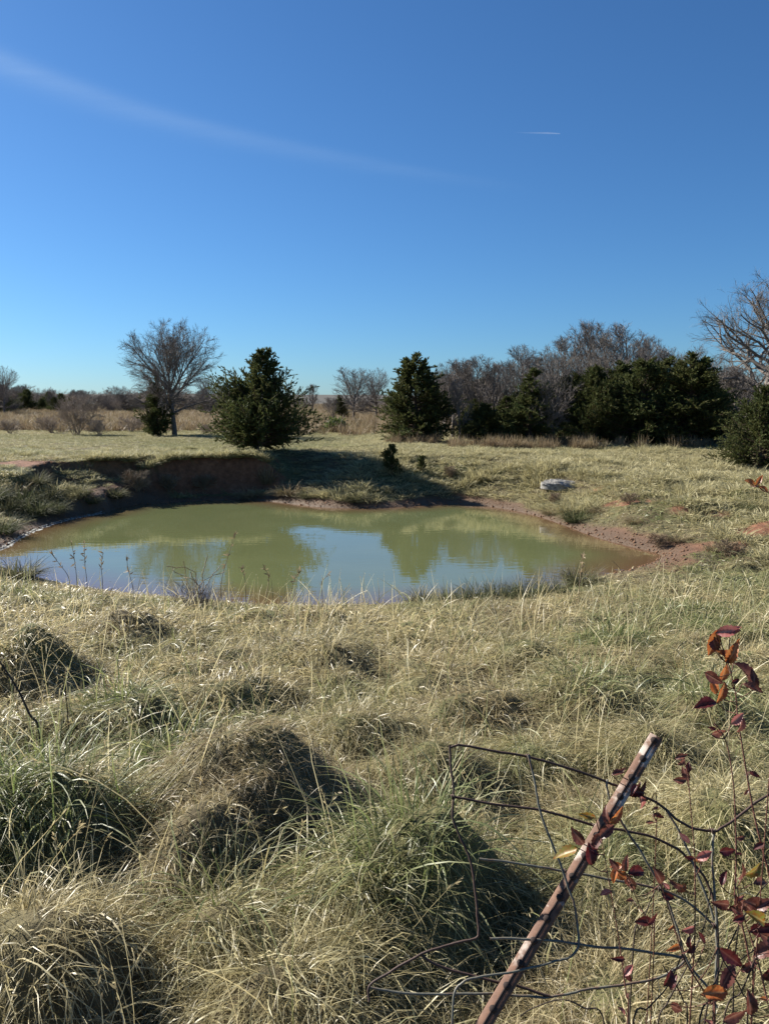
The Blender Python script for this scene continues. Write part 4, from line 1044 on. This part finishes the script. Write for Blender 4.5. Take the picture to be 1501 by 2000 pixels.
def build_post():
    ln = float(np.linalg.norm(top - foot_p))
    mid = (top + bot) / 2; view = norm(EYE - mid)
    side = norm(np.cross(axis, view)); face = norm(np.cross(side, axis))
    tw = math.radians(14); side, face = side * math.cos(tw) + face * math.sin(tw), face * math.cos(tw) - side * math.sin(tw)
    prof = np.array([(-.0160, .002), (-.0145, .0035), (-.003, .0030), (-.0020, .0034), (.0020, .0034), (.003, .0030), (.0145, .0035), (.0160, .002), (.0160, -.0015), (.003, -.003), (.0025, -.028), (-.0025, -.028), (-.003, -.003), (-.0160, -.0015)])
    m = len(prof); K = 24; V = []
    for k in range(K):
        c = axis * ln * k / (K - 1)
        for a, b in prof: V.append(c + side * a + face * b)
    V = np.array(V); j = np.arange(m); q = [np.stack([k * m + j, k * m + (j + 1) % m, (k + 1) * m + (j + 1) % m, (k + 1) * m + j], -1) for k in range(K - 1)]
    me = mesh_np('shaft', V, np.concatenate(q), M_post)
    me2 = mesh_np('shaft_end', V[-m:], [np.array([[0, 1, 12, 13], [1, 2, 9, 12], [2, 3, 4, 5], [2, 5, 9, 12], [5, 6, 8, 9], [9, 10, 11, 12]]), np.array([[6, 7, 8]])], M_post)
    rb = np.array([(-.0024, .003), (-.0018, .0046), (.0018, .0046), (.0024, .003)]); RV = np.concatenate([[axis * ln * k_ / (K - 1) * .997 + side * a + face * b for a, b in rb] for k_ in range(K)])
    rq = np.concatenate([np.array([[k_ * 4 + j_, k_ * 4 + j_ + 1, (k_ + 1) * 4 + j_ + 1, (k_ + 1) * 4 + j_] for j_ in range(3)]) for k_ in range(K - 1)])
    link('rib', mesh_np('rib', RV, rq, M_stud_shadow), post)  # near-black strip joining the studs: their line of shadow put into colour
    link('shaft', me, post); link('end_cap', me2, post)
    # studs: short lugs, waisted, one mesh shared by all
    th = np.arange(8) / 8 * 2 * math.pi + .39; SV = []
    for r_, h in ((.0085, .002), (.0082, .009), (.0060, .0125)):
        for q in th: SV.append(side * r_ * math.cos(q) + axis * r_ * math.sin(q) * .95 + face * h)
    SV = np.array(SV); F = [np.array([[k * 8 + i, k * 8 + (i + 1) % 8, (k + 1) * 8 + (i + 1) % 8, (k + 1) * 8 + i] for k in range(2) for i in range(8)]), np.arange(16, 24)[None]]
    sm = mesh_np('stud', SV, F, M_stud_shadow)
    d = ln - .014
    while d > .25:
        link('stud', sm, post, axis * d + side * .001); d -= .054
build_post()
wires = [
 ('rust', 'strand', .022, [(335, 487), (355, 481), (390, 480), (500, 500), (620, 522), (760, 560), (900, 610), (950, 632), (1010, 655), (1060, 675), (1120, 710), (1170, 755), (1230, 785), (1290, 793), (1330, 780), (1400, 730), (1450, 690), (1520, 650)]),
 ('rust', 'strand', .024, [(345, 668), (400, 677), (500, 695), (650, 715), (760, 740), (870, 775), (960, 790), (1040, 805), (1120, 835), (1190, 880), (1230, 920), (1270, 975), (1300, 1060), (1310, 1150), (1312, 1300), (1300, 1420), (1295, 1520)]),
 ('grey', 'strand', .022, [(440, 895), (490, 900), (600, 915), (750, 940), (900, 968), (1000, 985), (1100, 1005), (1180, 1040), (1240, 1085), (1305, 1140)]),
 ('grey', 'strand', -.012, [(480, 1184), (600, 1188), (720, 1195), (810, 1210), (950, 1222), (1080, 1240), (1185, 1256)]),
 ('grey', 'strand', .022, [(35, 1368), (150, 1384), (300, 1390), (450, 1388), (600, 1395), (690, 1403), (760, 1390), (850, 1370), (980, 1355), (1080, 1335), (1150, 1305), (1195, 1262)]),
 ('rust', 'stay', .018, [(332, 478), (335, 540), (347, 640), (344, 740), (370, 810), (408, 900), (424, 1000), (435, 1100), (438, 1165), (420, 1190), (330, 1210), (230, 1245), (130, 1300), (55, 1345), (36, 1368), (38, 1415)]),
 ('rust', 'stay', .020, [(228, 1248), (300, 1290), (400, 1318), (520, 1348), (610, 1368), (700, 1400)]),
 ('grey', 'stay', -.018, [(619, 512), (640, 600), (665, 720), (700, 820), (740, 920), (765, 1000), (792, 1080), (803, 1180), (800, 1222), (770, 1255), (700, 1275), (580, 1305), (430, 1330), (372, 1353), (347, 1400), (340, 1515)]),
 ('grey', 'stay', .020, [(908, 608), (912, 650), (925, 695), (965, 765), (1020, 850), (1080, 950), (1130, 1050), (1170, 1170), (1200, 1270), (1280, 1370), (1310, 1440)]),
 ('grey', 'stay', .016, [(1296, 790), (1294, 900), (1300, 1000), (1306, 1130), (1308, 1250), (1302, 1390)]),
 ('grey', 'stay', .02, [(1130, 720), (1180, 810), (1230, 930), (1275, 1040), (1300, 1120)]),
]
wb = at_depth(1000., 1700., 1.8)
wire = thing('wire_fence_panel', wb, 'bent rectangle of rusty and grey fence wire hanging on the leaning post', 'fence wire')
for kind, nm, off, pts in wires:
    uv = cpx(pts); P = spline(at_depth(uv[:, 0], uv[:, 1], dep(uv[:, 1]) + off), 5)[None] - wb
    jn = rng.normal(0, 1, P.shape); jn[:, 1:-1] = (jn[:, :-2] + jn[:, 1:-1] + jn[:, 2:]) / 3; P = P + jn * .0011
    A = Acc(); V, q = tubes(P, np.full(P.shape[:2], .0031 if kind == 'rust' else .0028), 6); A.add(V, q)
    link(nm, A.mesh(nm, M_wire_rust if kind == 'rust' else M_wire_grey, True), wire)
for a, b in ((620, 520), (345, 668), (752, 940), (803, 1210), (1300, 1140), (1100, 1005), (865, 775), (525, 1350), (1295, 793), (1185, 1256)):   # knots where strand and stay cross
    uv = cpx([(a, b)]); c = at_depth(uv[:, 0], uv[:, 1], dep(uv[:, 1]) + .012)[0] - wb
    th = np.linspace(0, 4 * math.pi, 16); P = np.stack([c[0] + (th - 6.28) * .0008, c[1] + .005 * np.cos(th), c[2] + .005 * np.sin(th)], -1)[None]
    A = Acc(); V, q = tubes(P, np.full((1, 16), .0018), 5); A.add(V, q); link('knot', A.mesh('knot', M_wire_rust, True), wire)

# ------------------------------------------------------------------ briars with red leaves
def leaf_mesh(name, seed):
    """Toothed oval leaflet 1 long, folded along its midrib, curled and ribbed by its side veins."""
    r = np.random.default_rng(seed); n = 15; V = []
    t = np.linspace(0, 1, n); w = r.uniform(.20, .29) * np.sin(np.pi * t ** r.uniform(.7, .95)) ** .8 * (1 - .15 * t)
    fold = r.uniform(.25, .85); curl = r.uniform(.05, .45); twist = r.uniform(-.7, .7); side_bend = r.uniform(-.12, .12)
    bend = .10 * np.sin(t * math.pi * .9) * r.choice([-1, 1]) - curl * t * t
    for i in range(n):
        tooth = 1 + (.11 if i % 2 else -.06) + r.normal(0, .05)
        rib = .02 if i % 2 else -.008; ww = w[i] * tooth if 0 < i < n - 1 else .003; tt = twist * t[i]
        for q in (-1, -.5, 0, .5, 1):
            yy, zz = q * ww, abs(q) * ww * fold + rib * abs(q) + r.normal(0, .004)
            V.append((t[i] + (.03 if abs(q) == 1 else 0), yy * math.cos(tt) - zz * math.sin(tt) + side_bend * t[i] ** 2, bend[i] + yy * math.sin(tt) + zz * math.cos(tt)))
    q = []
    for i in range(n - 1):
        for k in range(4): q.append((i * 5 + k, i * 5 + k + 1, (i + 1) * 5 + k + 1, (i + 1) * 5 + k))
    V = np.array(V); A = np.zeros((len(V), 4)); A[:, 0] = np.tile([1, .5, 0, .5, 1], n); A[:, 1] = np.repeat((np.arange(n) % 2), 5); A[:, 3] = 1
    return V, np.array(q), A
def leaf_mat(name, c0, c1, vein):
    m, n, N, L = newmat(name); a = N('ShaderNodeAttribute'); a.attribute_name = 'bl'; sp = N('ShaderNodeSeparateColor'); L(a.outputs['Color'], sp.inputs[0])
    oi = N('ShaderNodeObjectInfo'); tc = N('ShaderNodeTexCoord')
    nz = N('ShaderNodeTexNoise'); nz.noise_dimensions = '4D'; nz.inputs['Scale'].default_value = 6; nz.inputs['Detail'].default_value = 4; L(tc.outputs['Object'], nz.inputs['Vector'])
    mm = N('ShaderNodeMath'); mm.operation = 'MULTIPLY'; mm.inputs[1].default_value = 40; L(oi.outputs['Random'], mm.inputs[0]); L(mm.outputs[0], nz.inputs['W'])
    c = ramp(N, L, nz.outputs[0], [(.35, c0), (.65, c1)])
    c = mixc(N, L, ramp(N, L, sp.outputs[0], [(0, (1, 1, 1)), (.22, (0, 0, 0))]), c, vein)
    p = N('ShaderNodeBsdfPrincipled'); L(c, p.inputs['Base Color']); p.inputs['Roughness'].default_value = .42
    t = N('ShaderNodeBsdfTranslucent'); L(c, t.inputs[0]); mx = N('ShaderNodeMixShader'); mx.inputs[0].default_value = .4
    L(p.outputs[0], mx.inputs[1]); L(t.outputs[0], mx.inputs[2]); o = N('ShaderNodeOutputMaterial'); L(mx.outputs[0], o.inputs[0]); return m
LM = {'r': leaf_mat('maroon_leaf', (.075, .022, .018), (.185, .068, .048), (.24, .12, .085)), 'o': leaf_mat('orange_leaf', (.30, .075, .025), (.44, .17, .05), (.48, .25, .11)),
      'd': leaf_mat('dark_leaf', (.045, .008, .010), (.11, .02, .02), (.14, .05, .04)), 'g': leaf_mat('turning_leaf', (.28, .10, .02), (.20, .20, .04), (.4, .3, .1)), 'p': leaf_mat('pinkish_leaf', (.30, .09, .08), (.42, .16, .14), (.5, .28, .22))}
_lv = [leaf_mesh('leaflet', s) for s in range(1, 8)]
LEAF = {k: [mesh_np('leaflet', V, q, m, {'bl': A}, True) for V, q, A in _lv] for k, m in LM.items()}
def briar(pts, D, r0, leaves, label, raw=False, extra=5):
    """Cane through photo points (root first), leaflets as (X, Y, angle in picture degrees, length in photo px, colour)."""
    uv = np.asarray(pts, float) if raw else cpx(pts); Dv = np.interp(uv[:, 1], [1300, 2000], [D + .06, D - .06])
    P = at_depth(uv[:, 0], uv[:, 1], Dv); b = P[0].copy(); g = float(terrain(b[None, 0] + 0, b[None, 1])[0])
    if P[0, 2] > g: 
        b[2] = g - .02; P = np.concatenate([[b], P])
    base = P[0].copy(); Q = spline(P - base, 6)[None]
    t = thing('briar', base, label, 'briar', 'red leaved briars on the fallen fence')
    A = Acc(); K = Q.shape[1]; V, q = tubes(Q, np.linspace(r0, r0 * .45, K)[None], 6); A.add(V, q)
    nt_ = int(K * 1.6); k = rng.integers(0, K - 1, nt_); d = norm(rng.normal(0, 1, (nt_, 3))); pp = Q[0, k]
    V, q = tubes(np.stack([pp, pp + d * r0 * 1.4, pp + d * r0 * 2.6], 1), np.tile([r0 * .45, r0 * .2, r0 * .04], (nt_, 1)), 4); A.add(V, q)
    link('cane', A.mesh('cane', M_cane, True), t)
    if not raw:
        pj = spline(np.asarray(pts, float), 6); leaves = list(leaves)
        for k in rng.integers(0, len(pj), extra):
            sgn = rng.choice([-1, 1]); leaves.append((pj[k, 0] + sgn * rng.uniform(10, 26), pj[k, 1] + rng.uniform(-16, 12), (0 if sgn > 0 else 180) + rng.uniform(-60, 60), rng.uniform(14, 32), rng.choice(['r', 'r', 'd', 'o', 'p', 'd'])))
    right = np.array([1., 0, 0]); upc = np.array([0, math.sin(PITCH), math.cos(PITCH)]); back = np.array([0, math.cos(PITCH), -math.sin(PITCH)])
    Qw = Q[0] + base
    for (X, Y, ang, ln, col) in leaves:
        c = np.array([[X, Y]], float) if raw else cpx([(X, Y)])
        dd = float(np.interp(c[0, 1], [1300, 2000], [D + .06, D - .06])) + rng.uniform(-.03, .03)
        ctr = at_depth(c[:, 0], c[:, 1], np.array([dd]))[0]; L = .9 * ln / FPX * dd
        a = math.radians(ang); ax = norm(right * math.cos(a) + upc * math.sin(a) + back * rng.uniform(-.45, .45))
        nr = norm(-back + right * rng.normal(0, .5) + upc * (.5 + rng.normal(0, .4))); yv = norm(np.cross(nr, ax)); nr = np.cross(ax, yv)
        o = link('leaf', LEAF[col][rng.integers(0, 7)], t)
        from mathutils import Matrix
        st = ctr - ax * L * .5 - base
        o.matrix_local = Matrix(((ax[0] * L, yv[0] * L, nr[0] * L, st[0]), (ax[1] * L, yv[1] * L, nr[1] * L, st[1]), (ax[2] * L, yv[2] * L, nr[2] * L, st[2]), (0, 0, 0, 1)))
        # leaf stalk back to the cane
        w = ctr - ax * L * .5; j = int(np.argmin(np.linalg.norm(Qw - (w - np.array([0, 0, .02])), axis=1)))
        Lk = np.linalg.norm(Qw[j] - w)
        if .004 < Lk < .16:
            m_ = (Qw[j] + w) / 2 + np.array([0, 0, -.12 * Lk]); S_ = spline(np.array([Qw[j], m_, w]) - base, 4)[None]
            AA = Acc(); V, q = tubes(S_, np.full(S_.shape[:2], .0011), 4); AA.add(V, q); link('leaf_stalk', AA.mesh('leaf_stalk', M_cane), t)
briar([(1530, 1130), (1512, 1000), (1482, 880), (1450, 750), (1425, 620), (1402, 480), (1386, 380), (1378, 290), (1352, 180)], 1.72, .0026,
      [(1302, 100, 250, 58, 'o'), (1335, 160, 320, 52, 'o'), (1368, 140, 70, 58, 'o'), (1350, 62, 10, 50, 'p'), (1380, 55, 30, 34, 'p'), (1300, 232, 330, 48, 'r'), (1338, 215, 80, 40, 'o'), (1322, 285, 250, 48, 'o'), (1300, 265, 100, 34, 'o'),
       (1270, 330, 185, 52, 'd'), (1402, 215, 310, 56, 'r'), (1445, 235, 95, 44, 'r'), (1440, 272, 335, 44, 'r'), (1392, 400, 60, 42, 'r'), (1300, 105, 110, 40, 'r')], 'tallest red leaved briar rising at the right edge with orange leaves at its tip')
briar([(1440, 1420), (1425, 1250), (1400, 1130), (1376, 1050), (1380, 900), (1378, 760), (1370, 620), (1350, 490), (1325, 430), (1298, 395)], 1.66, .0022,
      [(1320, 435, 5, 42, 'r'), (1385, 385, 45, 36, 'p'), (1325, 1055, 160, 46, 'r'), (1372, 1060, 95, 48, 'r'), (1335, 965, 60, 36, 'd'), (1350, 866, 5, 38, 'd'), (1400, 945, 70, 40, 'r'), (1440, 935, 30, 44, 'g'), (1470, 980, 0, 44, 'r'), (1430, 1070, 330, 52, 'r')],
      'thin briar left of the tallest one, nearly leafless at the top')
briar([(1225, 1250), (1229, 1150), (1230, 1000), (1228, 870), (1215, 720), (1205, 600), (1190, 525)], 1.74, .0018,
      [(1180, 522, 20, 28, 'r'), (1195, 585, 110, 32, 'r'), (1175, 606, 190, 28, 'r'), (1205, 560, 80, 24, 'd'), (1262, 885, 25, 38, 'p'), (1240, 905, 150, 26, 'o'), (1160, 985, 150, 36, 'r'), (1180, 1000, 20, 30, 'o')],
      'small upright briar right of the leaning post with tiny red leaves')
briar([(985, 1470), (980, 1400), (965, 1290), (950, 1180), (930, 1060), (905, 920), (884, 800)], 1.66, .0017,
      [(755, 870, 200, 58, 'g'), (800, 812, 130, 44, 'r'), (845, 878, 95, 46, 'd'), (905, 795, 40, 44, 'r'), (942, 738, 42, 46, 'o'), (908, 735, 100, 42, 'r'), (835, 735, 170, 36, 'g'), (870, 835, 240, 44, 'r'), (860, 870, 330, 30, 'd')],
      'briar climbing across the middle of the leaning post, green and red leaves')
briar([(1080, 1210), (1060, 1130), (1020, 1050), (985, 960), (960, 930)], 1.70, .0014,
      [(938, 955, 250, 36, 'o'), (980, 912, 80, 36, 'r'), (1012, 944, 0, 44, 'd'), (990, 985, 290, 48, 'r'), (935, 915, 120, 32, 'r'), (1045, 1122, 175, 40, 'd'), (1092, 955, 120, 40, 'r')], 'small five leaved briar right of the post at mid height')
briar([(1090, 760), (1060, 690), (1030, 650), (1000, 630)], 1.84, .0014,
      [(1010, 650, 175, 44, 'd'), (1032, 682, 280, 38, 'p'), (1042, 632, 60, 28, 'd'), (950, 582, 10, 32, 'r'), (965, 570, 40, 18, 'r')], 'sprig of dark red leaves touching the upper part of the leaning post')
briar([(1300, 1520), (1285, 1420), (1240, 1345), (1190, 1260), (1150, 1130), (1110, 1000)], 1.63, .0024,
      [(1360, 1258, 325, 62, 'd'), (1352, 1332, 50, 62, 'r'), (1300, 1385, 5, 58, 'o'), (1428, 1290, 20, 44, 'r'), (1130, 1330, 250, 40, 'd'), (1150, 1345, 60, 34, 'd'), (1165, 1440, 330, 40, 'r'), (1210, 1200, 90, 30, 'd'), (1130, 1030, 340, 30, 'd'), (1265, 1190, 100, 28, 'd')], 'dark cane sloping down below the fence wire with big ribbed leaves')
briar([(1510, 1540), (1490, 1400), (1465, 1290), (1440, 1200), (1400, 1090)], 1.55, .0022,
      [(1380, 1475, 20, 58, 'r'), (1425, 1420, 95, 52, 'r'), (1488, 1235, 30, 60, 'r'), (1480, 1150, 25, 60, 'd'), (1495, 1180, 330, 52, 'r'), (1450, 1065, 340, 58, 'r'), (1450, 1110, 150, 52, 'g'), (1500, 1310, 70, 48, 'd'), (1480, 1065, 30, 44, 'r')], 'leafiest briar in the bottom right corner')
briar([(1540, 960), (1520, 955), (1501, 963), (1488, 952), (1478, 948)], 1.35, .0012, [(1463, 943, 150, 24, 'o'), (1482, 938, 60, 26, 'o'), (1475, 946, 10, 26, 'g'), (1490, 955, 330, 22, 'o')], 'single orange leaf sprig at the right edge, seen against the pasture', True)
# bare thorny tangle low at right
for k, (pts, D, lab) in enumerate([
    ([(1330, 1520), (1400, 1380), (1460, 1240), (1520, 1160)], 1.60, 'bare cane curving to the right edge near the bottom'),
    ([(1090, 1530), (1130, 1420), (1200, 1290), (1260, 1150), (1290, 1000)], 1.75, 'bare cane rising under the fence wire end'),
    ([(900, 1520), (820, 1440), (740, 1410), (640, 1440), (590, 1470)], 1.72, 'bare cane lying low across the foot of the leaning post'),
    ([(1260, 1530), (1320, 1300), (1400, 1120), (1470, 1010), (1520, 960)], 1.70, 'bare cane crossing behind the leafiest briar'),
    ([(1000, 1520), (1060, 1440), (1130, 1360), (1185, 1240)], 1.66, 'thin bare cane leaning right below the lowest fence wire'),
    ([(1200, 1530), (1185, 1410), (1145, 1335), (1112, 1285)], 1.60, 'thin bare cane bending left near the curled dark leaf'),
    ([(1365, 1530), (1372, 1300), (1392, 1100), (1385, 1000)], 1.68, 'straight thin cane behind the big ribbed leaves'),
    ([(1005, 1215), (1030, 1150), (1062, 1060), (1085, 1010)], 1.78, 'pale straight stick standing right of the leaning post'),
    ([(1240, 1530), (1300, 1400), (1390, 1270), (1500, 1200)], 1.64, 'thin bare cane slanting up right through the big ribbed leaves'),
    ([(1420, 1530), (1400, 1380), (1330, 1260), (1310, 1180)], 1.58, 'short bare cane in the bottom right tangle')]):
    uv = cpx(pts); stalk('bare_cane', uv, np.full(len(uv), D), .0022, .0012, lab, 'cane', 'bare briar canes', M_dark)

# ------------------------------------------------------------------ high sky: vapour trail and lens flare streak
def streak_material(name, dens, col=(.9, .92, .95), power=1.5):
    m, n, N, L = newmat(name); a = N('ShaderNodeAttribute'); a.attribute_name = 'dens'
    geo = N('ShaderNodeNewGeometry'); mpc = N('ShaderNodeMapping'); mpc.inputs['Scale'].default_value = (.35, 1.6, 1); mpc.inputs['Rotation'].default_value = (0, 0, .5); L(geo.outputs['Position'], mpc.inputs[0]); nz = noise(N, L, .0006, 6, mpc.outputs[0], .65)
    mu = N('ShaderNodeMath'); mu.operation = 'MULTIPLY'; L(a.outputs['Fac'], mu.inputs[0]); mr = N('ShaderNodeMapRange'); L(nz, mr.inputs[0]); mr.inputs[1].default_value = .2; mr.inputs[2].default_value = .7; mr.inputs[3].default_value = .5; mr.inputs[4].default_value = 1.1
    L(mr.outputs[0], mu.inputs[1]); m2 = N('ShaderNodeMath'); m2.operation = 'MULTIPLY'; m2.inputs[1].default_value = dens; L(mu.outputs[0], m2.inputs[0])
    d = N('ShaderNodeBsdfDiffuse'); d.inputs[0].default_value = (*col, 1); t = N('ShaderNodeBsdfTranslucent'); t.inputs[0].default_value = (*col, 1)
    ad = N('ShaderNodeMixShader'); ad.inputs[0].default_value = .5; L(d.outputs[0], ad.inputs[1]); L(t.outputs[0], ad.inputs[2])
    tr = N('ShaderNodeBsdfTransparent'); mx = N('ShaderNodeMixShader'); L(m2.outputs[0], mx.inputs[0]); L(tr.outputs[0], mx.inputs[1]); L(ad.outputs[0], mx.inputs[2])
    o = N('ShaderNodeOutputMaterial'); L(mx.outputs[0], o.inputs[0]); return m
def high_streak(name, uv, alt, rad, dens_pts, mat, label, cat):
    uv = np.asarray(uv, float); P = spline(at_z(uv[:, 0], uv[:, 1], alt), 8)
    K = len(P); base = P[0].copy(); Q = (P - base)[None]
    R = np.interp(np.linspace(0, 1, K), np.linspace(0, 1, len(rad)), rad)[None]
    V, q = tubes(Q, R, 24)
    dn = np.repeat(np.interp(np.linspace(0, 1, K), np.linspace(0, 1, len(dens_pts)), dens_pts), 24)
    o = link(name, mesh_np(name, V, q, mat, {'dens': dn}, True), None, base)
    return tag(o, label, cat)
high_streak('vapour_trail', [(1000, 259), (1040, 259.5), (1070, 260), (1093, 261)], 9000, [8, 22, 28, 14], [0, .5, .9, 1], streak_material('vapour', .09), 'short thin white vapour trail high in the sky', 'vapour trail')

def flare():  # bright streak of lens flare, modelled as a translucent sheet
    """Thin high sheet carrying the lens flare, densest along one line and fading out to both sides."""
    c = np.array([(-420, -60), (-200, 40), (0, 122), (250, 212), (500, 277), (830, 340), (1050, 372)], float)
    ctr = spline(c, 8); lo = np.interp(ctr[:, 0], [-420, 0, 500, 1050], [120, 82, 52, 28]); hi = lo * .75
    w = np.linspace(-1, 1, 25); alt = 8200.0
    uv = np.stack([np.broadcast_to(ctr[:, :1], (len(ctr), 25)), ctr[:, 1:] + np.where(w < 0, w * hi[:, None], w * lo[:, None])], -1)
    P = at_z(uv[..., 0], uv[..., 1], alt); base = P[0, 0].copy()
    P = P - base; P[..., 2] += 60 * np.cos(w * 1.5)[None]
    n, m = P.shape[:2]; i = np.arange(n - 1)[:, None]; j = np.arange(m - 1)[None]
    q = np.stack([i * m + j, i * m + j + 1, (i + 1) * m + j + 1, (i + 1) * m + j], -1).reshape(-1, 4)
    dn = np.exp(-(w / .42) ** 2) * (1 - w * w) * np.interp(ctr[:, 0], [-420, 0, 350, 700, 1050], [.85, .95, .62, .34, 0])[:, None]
    o = link('flare_streak', mesh_np('flare_streak', P.reshape(-1, 3), q, streak_material('flare', .12, (.74, .90, 1.0)), {'dens': dn.ravel()}, True), None, base)
    tag(o, 'faint white flare streak slanting down from the upper left of the sky', 'cloud')
flare()
